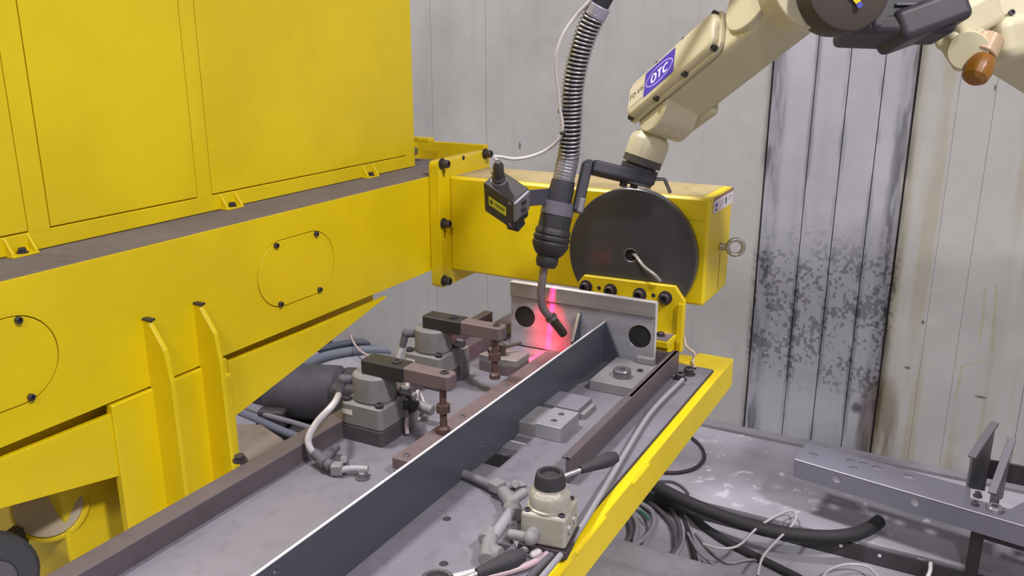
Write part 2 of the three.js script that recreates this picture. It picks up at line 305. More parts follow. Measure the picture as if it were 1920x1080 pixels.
// ---------------------------------------------------------------- headstock arm with its turning disc
{
  const t = thing('headstock_arm', 'yellow box arm carrying a large black faceplate disc and an eyebolt', 'machine arm');
  const yT = onZ(1200, 362, ARM_Z).y, yBt = onZ(1318, 575, ARM_Z).y, xR = onZ(1325, 480, ARM_Z).x, zB = -1.875;
  // box with chamfered corners at its free end
  const outline = [[XF - 0.002, yBt], [xR - 0.004, yBt], [xR, yBt + 0.006], [xR, yT - 0.006], [xR - 0.004, yT], [XF - 0.002, yT]];
  part('arm_box', plate('z', outline, zB, ARM_Z - zB, [], 0.005), M.yellow, t);
  part('dusty_top', rb(XF + 0.004, xR - 0.02, yT - 0.002, yT + 0.0008, zB + 0.008, ARM_Z - 0.016, 0.0005), mat(0xbdab7c, 0.85, 0, { map: T.dusty }), t, 'pale dust lying on the top');
  part('end_seam', rb(xR - 0.002, xR + 0.0006, yBt + 0.012, onX(1348, 475, xR).y, onX(1348, 500, xR).z - 0.0012, onX(1348, 500, xR).z + 0.0012, 0.0003), M.rubber, t);
  const front = part('front_patch', rb(onZ(1285, 400, ARM_Z).x - 0.04, xR - 0.006, onZ(1300, 412, ARM_Z).y, yT - 0.004, ARM_Z - 0.002, ARM_Z + 0.0015, 0.001), M.yellowOld, t);  // thin raised patch in a slightly darker yellow
  // flange plate with bolts
  const z0 = zx(825, 420), z1 = -1.886, f = part('end_flange', plate('x', rounded(z1, -1.652, 0.797, 1.096, 0.012), XM + 0.001, XF - XM - 0.001, [[1.068, 0.006], [0.926, 0.005], [0.793, 0.004]].slice(0, 2).map(([y, w]) => rounded(-1.673 - w, -1.673 + w, y - 0.014, y + 0.012, w - 0.0005, 4)), 0.0012), M.yellow, t);
  for (const [u, v] of [[828, 307], [831, 419], [832, 526], [909, 288]]) { const p = onX(u, v, XF); part('bolt', merge([lathe(p, V(1, 0, 0), [[0.013, 0], [0.013, 0.003], [0.008, 0.003]], 18), socketScrew(p.clone().add(V(0.003, 0, 0)), V(1, 0, 0), 0.0095, 0.016)]), M.bolt, f); }
  const hp = onX(869, 296, XF); part('bolt_hole_shade', lathe(hp, V(1, 0, 0), [[0, 0.0007], [0.0055, 0.0007], [0.006, 0]], 14), M.rubber, f);  // dark disc on the face paints in the shade inside a hole
  // faceplate disc with a centre bore and a wire led out of it
  const c = onZ(1182, 479, DISC_Z), r = 0.1415;
  const disc = part('faceplate_disc', lathe(V(c.x, c.y, ARM_Z - 0.002), V(0, 0, 1), [[0, 0.012], [0.0125, 0.012], [0.0125, 0.0275], [0.0135, 0.0285], [r - 0.002, 0.0285], [r, 0.0265], [r, 0.010], [r - 0.006, 0.009], [r - 0.012, 0]], 96, 0.5), M.disc, t);
  part('bore_rim', new THREE.TorusGeometry(0.0145, 0.0011, 8, 32).translate(c.x, c.y, DISC_Z - 0.0012), mat(0x8a8a8e, 0.4, 0.6), disc);
  part('earth_wire', tube([V(c.x, c.y, ARM_Z + 0.012), onZ(1194, 482, DISC_Z + 0.014), onZ(1208, 500, DISC_Z + 0.03), onZ(1228, 516, DISC_Z + 0.03), onZ(1238, 527, DISC_Z + 0.022)], 0.0035, 30), mat(0xa9a7a4, 0.35, 0.2), disc, 'silver grey wire');
  // eyebolt and warning stickers on the end face
  const e = onX(1350, 462, xR), eye = part('eyebolt', merge([cyl(V(xR, e.y, e.z), V(xR + 0.016, e.y, e.z), 0.008), new THREE.TorusGeometry(0.0165, 0.0048, 12, 28).rotateY(0.35).translate(xR + 0.033, e.y + 0.002, e.z)]), mat(0xb3aea4, 0.35, 0.8), t, 'bare steel ring');
  const cv = document.createElement('canvas'); cv.width = 192; cv.height = 96; const g = cv.getContext('2d');
  g.fillStyle = '#d8cfd6'; g.fillRect(0, 0, 192, 96); g.fillStyle = '#8d6c5c'; g.fillRect(0, 0, 192, 20); g.fillStyle = '#5a4fa8'; g.fillRect(14, 40, 26, 22); g.fillStyle = '#4d4c50'; g.fillRect(16, 70, 22, 14); g.fillRect(112, 34, 16, 40); g.fillStyle = '#9a949a'; g.fillRect(56, 36, 40, 6); g.fillRect(56, 50, 40, 6); g.fillRect(56, 64, 32, 6); g.fillRect(142, 40, 36, 6); g.fillRect(142, 56, 36, 6);
  const ct = new THREE.CanvasTexture(cv); ct.colorSpace = THREE.SRGBColorSpace;
  const z1s = onX(1337, 395, xR).z, z2s = onX(1373, 380, xR).z, ys = onX(1340, 382, xR).y, ye = onX(1340, 402, xR).y;
  const sg = new THREE.PlaneGeometry(z1s - z2s, 0.034).rotateY(Math.PI / 2).translate(xR + 0.0008, ys - 0.004, (z1s + z2s) / 2);
  part('warning_sticker', sg, mat(0xffffff, 0.5, 0, { map: ct }), t, 'pale sticker with small pictograms').userData.keepUV = true;
}
// ---------------------------------------------------------------- bracket between disc and table
{
  const z = DISC_Z + 0.002, q = (u, v) => { const p = onZ(u, v, z + 0.012); return [p.x, p.y]; };
  const t = thing('faceplate_bracket', 'yellow angle bracket with cap screws bolted to the black disc', 'bracket');
  const [lx, ly] = q(1085, 515), [rx] = q(1284, 560), [cx, cy] = q(1262, 537);
  part('upright_plate', plate('z', [[lx, 0.74], [rx, 0.74], [rx, q(1284, 566)[1]], [cx + 0.004, cy], [lx + 0.012, ly], [lx, ly - 0.016]], z, 0.012, [], 0.0015), M.yellowOld, t);
  for (const [u, v] of [[1099, 537], [1145, 544], [1200, 552], [1248, 558]]) part('cap_screw', merge([lathe(onZ(u, v, z + 0.012), V(0, 0, 1), [[0.0145, 0], [0.0145, 0.0025], [0.008, 0.0025]], 20), socketScrew(onZ(u, v, z + 0.012), V(0, 0, 1), 0.011, 0.015)]), M.bolt, t);
  for (const [u, v] of [[1123, 540], [1225, 554]]) part('pin_hole_shade', lathe(onZ(u, v, z + 0.012), V(0, 0, 1), [[0, 0.0007], [0.0042, 0.0007], [0.0046, 0]], 14), M.rubber, t);  // dark discs laid on the plate for the shade of open holes
  const fy = 0.776;
  part('foot_plate', rb(lx, rx - 0.012, fy - 0.014, fy, z + 0.010, z + 0.070, 0.002), M.yellowOld, t);
  part('foot_dust', rb(lx + 0.004, rx - 0.016, fy - 0.001, fy + 0.0006, z + 0.014, z + 0.066, 0.0005), M.dustTop, t, 'dust on the foot plate');
  part('foot_block', rb(lx, rx - 0.014, 0.737, fy - 0.014, z + 0.010, z + 0.058, 0.002), M.yellow, t);
  part('ground_lead', tube([onZ(1283, 632, z + 0.03), onZ(1286, 648, z + 0.034), onZ(1294, 656, z + 0.04), onZ(1302, 662, z + 0.04), onZ(1299, 676, z + 0.04), V(onY(1303, 692, 0.738).x, 0.739, onY(1303, 692, 0.738).z)], 0.003, 30), mat(0xcbb9ac, 0.5), t, 'pale frayed wire');
  part('side_web', rb(rx - 0.012, rx, 0.74, q(1284, 566)[1] - 0.004, z + 0.010, z + 0.020, 0.002), M.yellowOld, t);
  for (const u of [1238, 1259]) part('foot_bolt', hexBolt(V(onY(u, 611, fy).x, fy, z + 0.036), Y, 0.008, 0.008), M.bolt, t);
}
// ---------------------------------------------------------------- fixture table
const YP = 0.735;                                             // top of the base plate
const RX0 = onY(1310, 660, 0.73).x, RX1 = onY(1376, 672, 0.73).x, FAR_Z = onY(1376, 672, 0.73).z;
{
  const t = thing('fixture_table', 'long yellow edged steel fixture table hung from the disc', 'machine table');
  part('side_rail', rb(RX0, RX1, 0.668, 0.73, FAR_Z, -0.25, 0.003), M.yellow, t, 'yellow painted side rail');
  for (const [u, v, l] of [[1110, 930, 0.10], [1205, 812, 0.07], [1055, 1045, 0.05]]) { const p = onX(u, v, RX1); part('weld_bead', cyl(V(RX1 - 0.001, 0.724, p.z - l / 2), V(RX1 - 0.001, 0.724, p.z + l / 2), 0.0045, 0.004, 8), M.yellowOld, t); }
  part('cross_rail', rb(-0.97, RX0 + 0.002, 0.668, 0.72, FAR_Z, FAR_Z + 0.06, 0.003), M.yellowOld, t);
  part('cross_rail', rb(-0.97, RX0 + 0.002, 0.668, 0.72, -0.31, -0.25, 0.003), M.yellowOld, t);
  const pe = onY(1335, 692, YP);
  const xw = onZ(1138, 602, -1.54).x, slot = (u0, v0, u1, v1) => { const a = onY(u0, v0, YP).z, b = onY(u1, v1, YP).z; return [[xw - 0.01, a], [xw + 0.028, a], [xw + 0.028, b], [xw - 0.01, b]]; };
  part('base_plate', plate('y', [[-0.905, -0.26], [pe.x + 0.002, -0.26], [pe.x + 0.002, pe.z], [-0.905, pe.z]], YP - 0.012, 0.012,
    [slot(905, 868, 945, 838), slot(945, 824, 962, 814)], 0.001), M.plateGrey, t, 'dusty grey base plate');
  part('plate_edge', rb(pe.x - 0.002, pe.x + 0.004, 0.728, YP - 0.002, pe.z, -0.26, 0.001), M.darkSteel, t);
  const xo = onY(541, 822, 0.765).x, xi = onY(578, 827, 0.765).x;
  part('left_rail', rb(xo, xi, 0.715, 0.766, FAR_Z + 0.05, -0.28, 0.002), M.railSteel, t, 'dark angle iron rail');
  for (const [u, v] of [[838, 973], [832, 1057]]) part('plate_hole_shade', lathe(onY(u, v, YP), Y, [[0, 0.0007], [0.0055, 0.0007], [0.006, 0]], 16), M.rubber, t);  // shade inside the holes is coloured on as dark discs
}
{
  const a = onY(1090, 885, YP).x, zf = onY(1290, 672, 0.765).z, zn = onY(1060, 905, YP).z, y1 = YP + 0.042;
  const r = thing('angle_rail', 'dark upright angle iron rail along the yellow edged plate', 'steel rail');
  part('upright_leg', rb(a - 0.008, a, YP + 0.001, y1, zf, zn, 0.001), M.railSteel, r);
  part('rail_lip', rb(a - 0.014, a - 0.001, y1 - 0.004, y1, zf, zn, 0.001), M.railSteel, r);
  const c = thing('end_bar', 'short dark steel crossbar behind the bright end plate', 'steel bar');
  part('bar_web', rb(-0.55, a - 0.016, YP + 0.001, YP + 0.036, zf - 0.002, zf + 0.008, 0.001), M.railSteel, c);
  part('bar_lip', rb(-0.55, a - 0.016, YP + 0.001, YP + 0.006, zf + 0.008, zf + 0.022, 0.001), M.railSteel, c);
  const i = thing('machine_screw', 'black cap screw touching the dark angle rail near the plate corner', 'screw', 'cap screws at the plate corner');
  part('screw_head', socketScrew(onY(1275, 712, YP), Y, 0.0095, 0.014), M.bolt, i);
  part('washer', lathe(onY(1275, 712, YP), Y, [[0.013, 0], [0.013, 0.002], [0.009, 0.002]], 18), M.bolt, i);
  copyOf(i, onY(1291, 702, YP).sub(onY(1275, 712, YP)), 'black cap screw in the outer corner of the plate beside the yellow rail');
  solo('machine_screw', hexBolt(onY(450, 864, 0.767), Y, 0.008, 0.010), M.bolt, 'small hex bolt on the dusty left rail beside the yellow rib foot', 'bolt');
  solo('machine_screw', hexBolt(onY(680, 897, YP), Y, 0.008, 0.012), M.steel, 'shiny hex bolt on the plate beside the grey tube clip', 'bolt');
}

// ---------------------------------------------------------------- workpiece: dark channel welded to a bright end plate
const EZ = -1.54;                                            // front face of the end plate
const XW = onZ(1138, 602, EZ).x;                             // outer face of the channel web
{
  const yT = onZ(1138, 602, EZ).y, yB = YP + 0.002, t = thing('workpiece_channel', 'long thin dark painted steel channel with a highlight strip along its top edge', 'workpiece');
  const holes = [[905, 835], [868, 797], [804, 845], [1079, 655], [1052, 690], [517, 1072]].map(([u, v]) => { const p = onX(u, v, XW); return [p.z, p.y, 0.0028]; }).filter((h) => h[1] > yB + 0.006 && h[1] < yT - 0.006);
  part('web', plate('x', [[EZ + 0.002, yB], [EZ + 0.002, yT], [-0.27, yT], [-0.27, yB]], XW - 0.004, 0.004, holes, 0.0004), M.darkPaint, t);
  part('edge_highlight', rb(XW - 0.0038, XW - 0.0002, yT - 0.0004, yT + 0.0010, EZ + 0.002, -0.27, 0.0003), mat(0xe4e4ea, 0.35, 0.3), t, 'highlight painted along the top edge');  // near-white strip painting in the highlight on the web's top edge
  part('lower_flange', rb(XW - 0.05, XW - 0.003, yB, yB + 0.004, EZ + 0.002, -0.27, 0.0008), M.darkPaint, t);
  const p = (u, v) => { const q = onZ(u, v, EZ + 0.012); return [q.x, q.y]; };
  part('corner_gusset', plate('z', [[XW, p(1138, 604)[1]], [p(1166, 672)[0], yB + 0.002], [XW, yB + 0.002]], EZ + 0.004, 0.006, [], 0.0006), M.darkPaint, t);
  part('toe_plate', plate('y', [[XW, EZ + 0.006], [XW + 0.045, EZ + 0.006], [XW + 0.040, EZ + 0.03], [XW, EZ + 0.13]], yB - 0.001, 0.004, [], 0.0006), mat(0x55535b, 0.55, 0.2, { map: T.dusty }), t);
  part('rib_plate', plate('x', [[EZ + 0.001, yT + 0.010], [EZ + 0.006, yT + 0.010], [EZ + 0.038, yT - 0.042], [EZ + 0.038, yB + 0.01], [EZ + 0.001, yB + 0.01]], onZ(1085, 610, EZ).x, 0.006, [], 0.0008), M.darkPaint, t);
  part('rib_edge', bar(V(onZ(1085, 610, EZ).x + 0.003, yT + 0.0095, EZ + 0.007), V(onZ(1085, 610, EZ).x + 0.003, yT - 0.0415, EZ + 0.039), 0.0012, 0.006, V(0, 0, 1), 0.0004, 1), M.steelBright, t, 'bright sheared edge');
}
{
  const t = thing('end_plate', 'bright scuffed steel end plate with two round black discs', 'steel plate');
  const x0 = onZ(958, 540, EZ).x, x1 = onZ(1229, 600, EZ).x, yT = onZ(1095, 549, EZ).y, yB = YP + 0.003;
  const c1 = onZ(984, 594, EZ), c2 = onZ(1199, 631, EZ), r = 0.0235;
  part('plate_body', plate('z', [[x0, yB], [x1, yB], [x1, yT], [x0, yT]], EZ - 0.010, 0.010, [[c1.x, c1.y, r], [c2.x, c2.y, r]], 0.0006), mat(0xc4c3cc, 0.34, 0.25, { map: T.brushed, roughnessMap: T.rough }), t);
  part('top_band', rb(x0, x1, yT - 0.029, yT + 0.001, EZ - 0.001, EZ + 0.004, 0.001), mat(0xa8a3a1, 0.4, 0.25, { map: T.brushed }), t, 'dull rolled top band');
  part('top_edge', rb(x0, x1, yT + 0.0008, yT + 0.0020, EZ - 0.010, EZ + 0.004, 0.0004), mat(0xe0dcda, 0.4, 0.2), t, 'bright sheared top edge');
  part('side_edge', rb(x1 - 0.0003, x1 + 0.0010, yB, yT, EZ - 0.009, EZ + 0.001, 0.0004), mat(0xdfdfe6, 0.35, 0.3), t, 'bright side edge');
  for (const c of [c1, c2]) part('hole_disc', lathe(V(c.x, c.y, EZ - 0.011), V(0, 0, 1), [[0, 0.0088], [r - 0.0008, 0.0088], [r - 0.0004, 0.0108]], 32), mat(0x1c1b1d, 0.8), t, 'black disc in the hole');  // matte black disc set nearly flush in each hole
}
// ---------------------------------------------------------------- locating blocks, guide bar
{
  const gx0 = -0.716, gx1 = -0.684, zn = onY(748, 862, YP + 0.03).z, zf = onY(1035, 657, YP + 0.03).z;
  const t = thing('guide_bar', 'long brown steel guide bar behind the dark channel', 'steel bar');
  part('bar_body', rb(gx0, gx1, YP + 0.012, YP + 0.031, zf, zn, 0.0015), M.brownSteel, t);
  for (const k of [0.02, 0.5, 0.97]) part('spacer', rb(gx0 + 0.003, gx1 - 0.003, YP + 0.0005, YP + 0.0125, zn + (zf - zn) * k - 0.014, zn + (zf - zn) * k + 0.012, 0.001), M.steel, t);
  for (const k of [0.03, 0.33, 0.62]) part('cap_screw', socketScrew(V((gx0 + gx1) / 2, YP + 0.0295, zn + (zf - zn) * k), Y, 0.006, 0.003), M.steel, t);
}
{
  const b = (u0, v0, u1, v1) => { const a = onY(u0, v0, YP), c = onY(u1, v1, YP); return [Math.min(a.x, c.x), Math.max(a.x, c.x), Math.min(a.z, c.z), Math.max(a.z, c.z)]; };
  const [x0, x1, z0, z1] = b(968, 808, 1088, 802);
  const L = thing('locating_block', 'grey stepped steel block with a bright two hole insert beside the channel', 'steel block');
  const zz0 = onY(1088, 800, YP).z, zz1 = onY(1048, 830, YP).z, xm = onY(1005, 818, YP).x, xl = onY(966, 806, YP).x, xr = onY(1065, 818, YP).x;
  part('block_body', rb(xl, xm, YP, YP + 0.022, zz0, zz1, 0.001), M.castGrey, L);
  part('insert', plate('y', [[xm, zz0], [xr, zz0], [xr, zz1], [xm, zz1]], YP, 0.026, [[(xm + xr) / 2, zz1 - 0.022, 0.0065], [(xm + xr) / 2, zz1 - 0.050, 0.0065]], 0.001), mat(0xb1b0b6, 0.45, 0.4, { map: T.dusty }), L, 'bright insert with two screw holes');
  for (const k of [0.022, 0.050]) part('sunk_screw', socketScrew(V((xm + xr) / 2, YP + 0.008, zz1 - k), Y, 0.0055, 0.01), M.bolt, L);
  const a = onY(1015, 762, YP), c = onY(1098, 748, YP);
  const S = thing('shim_block', 'low flat grey shim block between the stepped blocks', 'steel block');
  part('block_body', rb(xl + 0.002, xr - 0.012, YP, YP + 0.018, zz0 - 0.085, zz0 - 0.022, 0.001), M.plateGrey, S);
  part('shim_step', rb(xr - 0.012, xr - 0.002, YP, YP + 0.010, zz0 - 0.080, zz0 - 0.028, 0.001), M.castGrey, S);
  const B = thing('locator_block', 'dusty grey block with a round locating button under the end plate', 'steel block');
  const bx0 = onY(1110, 722, YP).x, bx1 = onY(1222, 735, YP).x + 0.004, bz1 = onY(1190, 748, YP).z, bz0 = EZ + 0.012;
  part('block_body', rb(bx0 + 0.004, bx1, YP, YP + 0.020, bz0, bz1, 0.0015), M.castGrey, B);
  const cc = onY(1166, 706, YP + 0.02);
  part('button', lathe(V(cc.x, YP + 0.0195, cc.z), Y, [[0.017, 0], [0.017, 0.014], [0.0155, 0.016], [0.006, 0.016], [0.006, 0.011], [0, 0.011]], 28), M.steel, B);
  part('stop_tab', rb(cc.x - 0.002, cc.x + 0.034, YP + 0.0195, YP + 0.034, bz0 + 0.001, bz0 + 0.014, 0.003), M.castGrey, B);
  part('screw', socketScrew(onY(1200, 696, YP + 0.0195), Y, 0.006, 0.003), M.bolt, B);
}
// ---------------------------------------------------------------- swing clamps
let clamp;
{
  const x0 = -0.869, x1 = -0.784, z0 = -1.093, z1 = -1.013, zc = (z0 + z1) / 2;
  const t = clamp = thing('swing_clamp', 'grey pneumatic swing clamp with a white rating plate and adjustable clamp spindle', 'clamp', 'swing clamps along the guide bar');
  part('base_block', plate('y', rounded(x0, x1, z0, z1, 0.008), YP, 0.026, [], 0.001), M.castDark, t);
  part('cylinder_flange', plate('y', rounded(x0 + 0.001, x1 - 0.001, z0 + 0.001, z1 - 0.001, 0.009), YP + 0.026, 0.039, [], 0.0025), M.castGrey, t);
  const xc = (x0 + x1) / 2;
  part('cylinder', plate('y', rounded(x0 + 0.010, x1 - 0.006, z0 + 0.006, z1 - 0.007, 0.030, 12), YP + 0.065, 0.046, [], 0.003), M.castGrey, t);
  for (const [dx, dz] of [[0.010, 0.010], [0.075, 0.010], [0.010, 0.070], [0.075, 0.070]]) part('cap_screw', socketScrew(V(x0 + dx, YP + 0.0645, z0 + dz), Y, 0.0068, 0.007), M.bolt, t);
  part('piston_rod', cyl(V(xc, YP + 0.110, zc), V(xc, YP + 0.114, zc), 0.012), M.steel, t);
  const a0 = -0.838, a1 = -0.672, ay = YP + 0.109, am = a0 + 0.47 * (a1 - a0);
  part('arm_head', plate('y', rounded(a0, am + 0.004, zc - 0.018, zc + 0.018, 0.004), ay, 0.026, [], 0.002), M.black, t, 'black clamp head');
  part('arm_bar', plate('y', [[am, zc - 0.014], [a1 - 0.006, zc - 0.014], [a1, zc - 0.008], [a1, zc + 0.008], [a1 - 0.006, zc + 0.014], [am, zc + 0.014]], ay + 0.001, 0.024, [], 0.0015), M.brownSteel, t, 'brown steel arm');
  part('arm_screw', socketScrew(V(am - 0.018, ay + 0.0255, zc), Y, 0.008, 0.004), M.bolt, t);
  part('arm_screw', socketScrew(V(a1 - 0.016, ay + 0.0245, zc), Y, 0.007, 0.003), M.bolt, t);
  const sx = a1 - 0.020;
  part('spindle', lathe(V(sx, YP + 0.032, zc), Y, [[0, 0], [0.010, 0], [0.010, 0.008], [0.006, 0.012], [0.0055, 0.034], [0.011, 0.036], [0.011, 0.048], [0.0055, 0.050], [0.0055, 0.079], [0, 0.079]], 18), mat(0x6b5450, 0.5, 0.4), t);
  part('side_port', merge([cyl(V(x1 - 0.008, YP + 0.075, z0 + 0.012), V(x1 + 0.010, YP + 0.075, z0 + 0.012), 0.008), rb(x1 - 0.008, x1 + 0.002, YP, YP + 0.06, z0 - 0.02, z0 + 0.012, 0.002)]), M.castGrey, t);
  const e = V(x0 + 0.006, YP + 0.092, z1 - 0.022);
  part('elbow_fitting', merge([cyl(e.clone().add(V(0.012, 0.004, -0.004)), e.clone().add(V(-0.010, 0.004, 0.006)), 0.0075), cyl(e.clone().add(V(-0.008, 0.006, 0.005)), e.clone().add(V(-0.014, -0.022, 0.010)), 0.0068), new THREE.SphereGeometry(0.0085, 12, 8).translate(e.x - 0.008, e.y + 0.004, e.z + 0.005)]), M.rubberGrey, t);
  const g = new THREE.PlaneGeometry(0.020, 0.009).translate(x0 + 0.018, YP + 0.050, z1 + 0.0004);
  part('rating_plate', g, M.white, t, 'small white rating plate');
}
const clamp2 = copyOf(clamp, onY(828, 735, YP).sub(onY(718, 840, YP)), 'grey pneumatic swing clamp beside the end plate and red laser line');
clamp.userData.label = 'grey pneumatic swing clamp with a white hose, nearer the yellow pedestal ribs';
{ const s = clamp2.position.clone(); clamp2.position.set(0, 0, 0); for (const k of clamp2.children) k.position.add(s); }
// air tube from the first clamp to the branch fittings on the plate
const pa = (u, v, h) => onY(u, v, YP + h);
{
  const t = thing('air_hose', 'white curved air hose running from the clamp to a branch fitting on the plate', 'hose');
  const p0 = V(-0.877, YP + 0.070, -1.025);
  part('hose', tube([p0, pa(622, 762, 0.085), pa(592, 795, 0.062), pa(578, 825, 0.04), pa(583, 843, 0.026), pa(594, 853, 0.016)], 0.0055, 48, 10), M.tubeClear, t);
  part('branch_fitting', merge([cyl(pa(590, 850, 0.02), pa(622, 876, 0.012), 0.0085), cyl(pa(608, 866, 0.015), pa(632, 838, 0.012), 0.006), cyl(pa(604, 862, 0.016), pa(612, 870, 0.014), 0.0105)]), M.rubberGrey, t);
  part('metal_tube', tube([pa(618, 874, 0.012), pa(636, 881, 0.010), pa(660, 879, 0.010), pa(690, 880, 0.010)], 0.0055, 24, 10), M.tubeGrey, t);
  part('tube_clip', merge([obox(pa(632, 879, 0.010), pa(650, 879, 0.01).sub(pa(632, 879, 0.01)), Y, 0.018, 0.018, 0.018, 0.003), cyl(pa(645, 862, 0.001), pa(645, 862, 0.010), 0.006)]), M.castGrey, t);
  const q = thing('branch_manifold', 'dark push fit air manifold with pink tubes beside the clamp', 'air fitting');
  const c = pa(756, 752, 0.05);
  part('manifold_body', merge([cyl(c.clone().add(V(-0.012, 0, 0)), c.clone().add(V(0.026, -0.004, 0)), 0.010), cyl(c.clone().add(V(0.008, 0.014, 0)), c.clone().add(V(0.008, -0.020, 0)), 0.008), cyl(c.clone().add(V(0.012, 0, -0.012)), c.clone().add(V(0.012, 0, 0.016)), 0.007)]), M.rubber, q);
  part('air_tube', tube([c.clone().add(V(0.008, -0.018, 0)), pa(762, 790, 0.02), pa(764, 815, 0.004)], 0.004, 20), M.tubePink, q);
  part('air_tube', tube([c.clone().add(V(0.008, 0.012, 0)), pa(764, 722, 0.075), pa(772, 712, 0.06)], 0.004, 20), M.tubePink, q);
  part('air_tube', tube([c.clone().add(V(0.024, -0.002, 0)), pa(785, 735, 0.04), pa(795, 760, 0.02), pa(785, 785, 0.006), pa(765, 790, 0.004)], 0.0035, 30), M.tubeClear, q);
  part('metal_spigot', cyl(pa(770, 755, 0.03), pa(812, 770, 0.025), 0.009), M.castGrey, q);
  const h2 = thing('air_hose', 'short straight white air hose on the clamp beside the end plate', 'hose');
  const s = onY(828, 735, YP).sub(onY(718, 840, YP));
  part('hose', tube([p0.clone().add(s), p0.clone().add(s).add(V(-0.008, -0.03, 0.008)), p0.clone().add(s).add(V(-0.022, -0.065, 0.02)), p0.clone().add(s).add(V(-0.03, -0.088, 0.03))], 0.005, 24, 10), M.tubeClear, h2);
}
// toggle block between the second clamp and the end plate
{
  const t = thing('toggle_block', 'pale chamfered steel block with a dark lever handle by the laser spot', 'toggle clamp');
  const c = pa(945, 668, 0.03);
  part('block_body', plate('y', [[c.x - 0.045, c.z + 0.020], [c.x + 0.006, c.z + 0.026], [c.x + 0.04, c.z + 0.02], [c.x + 0.04, c.z - 0.03], [c.x - 0.028, c.z - 0.03]], YP, 0.020, [], 0.001), M.brownSteel, t);
  part('top_plate', plate('y', [[c.x - 0.045, c.z + 0.020], [c.x + 0.006, c.z + 0.026], [c.x + 0.04, c.z + 0.02], [c.x + 0.04, c.z - 0.03], [c.x - 0.028, c.z - 0.03]], YP + 0.020, 0.014, [], 0.001), mat(0xa39a9b, 0.55, 0.3, { map: T.dusty }), t);
  const h = onY(930, 655, YP + 0.045), k = onY(975, 643, YP + 0.05);
  part('handle', merge([lathe(h, k.clone().sub(h), [[0, -0.018], [0.006, -0.016], [0.0085, -0.006], [0.0075, 0.016], [0.004, 0.022], [0.003, 0.055], [0, 0.056]], 14), cyl(V(h.x + 0.012, YP + 0.033, h.z - 0.004), V(h.x + 0.012, YP + 0.058, h.z - 0.004), 0.007)]), mat(0x4f4640, 0.5, 0.1), t);
}
{
  const t = thing('rear_angle', 'dark angle iron running behind the second clamp toward the end plate', 'steel rail');
  const a = onY(905, 640, YP + 0.05);
  part('angle_leg', rb(-0.905, -0.897, YP, YP + 0.055, EZ - 0.03, -1.33, 0.001), M.railSteel, t);
  part('angle_lip', rb(-0.917, -0.8965, YP + 0.051, YP + 0.056, EZ - 0.03, -1.33, 0.001), M.railSteel, t);
}
// ---------------------------------------------------------------- hand lever air valves
let valve;
{
  const t = valve = thing('hand_valve', 'cream hand lever air valve with a black dial on the plate beside the yellow rail', 'hand valve');
  const c = pa(1030, 992, 0.02); c.y = YP;
  const rot = 0.16, ax = V(Math.cos(rot), 0, -Math.sin(rot)), L = (x, y, z) => c.clone().add(V(x * Math.cos(rot) + z * Math.sin(rot), y, -x * Math.sin(rot) + z * Math.cos(rot)));
  const cast = mat(0xaeaa9d, 0.42, 0.1, { map: T.dusty });
  part('mount_plate', obox(L(0, 0.006, 0), ax, Y, 0.066, 0.012, 0.066, 0.002), M.darkSteel, t);
  part('valve_body', obox(L(0, 0.034, 0), ax, Y, 0.060, 0.044, 0.060, 0.005, 3), cast, t);
  part('bonnet', lathe(L(0, 0.053, 0), Y, [[0.029, 0], [0.029, 0.005], [0.0265, 0.006], [0.0265, 0.022], [0.024, 0.026], [0.021, 0.028], [0.020, 0.032], [0, 0.032]], 36), cast, t);
  part('dial', lathe(L(0, 0.084, 0), Y, [[0.0205, 0], [0.0195, 0.010], [0.0175, 0.0175], [0.0155, 0.0188], [0.013, 0.018], [0.012, 0.013], [0, 0.013]], 32), M.rubber, t, 'black dial cap');
  for (const [sx, sz] of [[1, 1], [1, -1], [-1, 1], [-1, -1]]) part('cover_screw', socketScrew(L(0.0225 * sx, 0.0545, 0.0225 * sz), Y, 0.0045, 0.004), M.bolt, t);
  const a = L(0.012, 0.094, -0.006), b = a.clone().add(onY(1124, 868, a.y + 0.006).sub(a).setLength(0.078)), dir = b.clone().sub(a);
  part('lever_rod', cyl(a, a.clone().addScaledVector(dir, 0.5), 0.0028), M.steelBright, t);
  part('lever_grip', lathe(a.clone().addScaledVector(dir, 0.38), dir, [[0, 0], [0.0055, 0.001], [0.0065, 0.012], [0.0095, 0.036], [0.0098, 0.046], [0.007, 0.056], [0, 0.060]], 20), M.rubber, t, 'black drop shaped grip');
  part('port_plug', merge([cyl(L(0.028, 0.034, 0.012), L(0.034, 0.034, 0.012), 0.007), cyl(L(0.028, 0.034, -0.012), L(0.033, 0.034, -0.012), 0.006)]), M.steelBright, t);
  const f = part('elbow_fitting', merge([cyl(L(-0.012, 0.03, 0.028), L(-0.012, 0.03, 0.044), 0.009), cyl(L(-0.010, 0.03, 0.042), L(-0.042, 0.028, 0.040), 0.0065), new THREE.SphereGeometry(0.010, 14, 10).translate(...L(-0.012, 0.03, 0.042).toArray())]), M.castGrey, t);
}
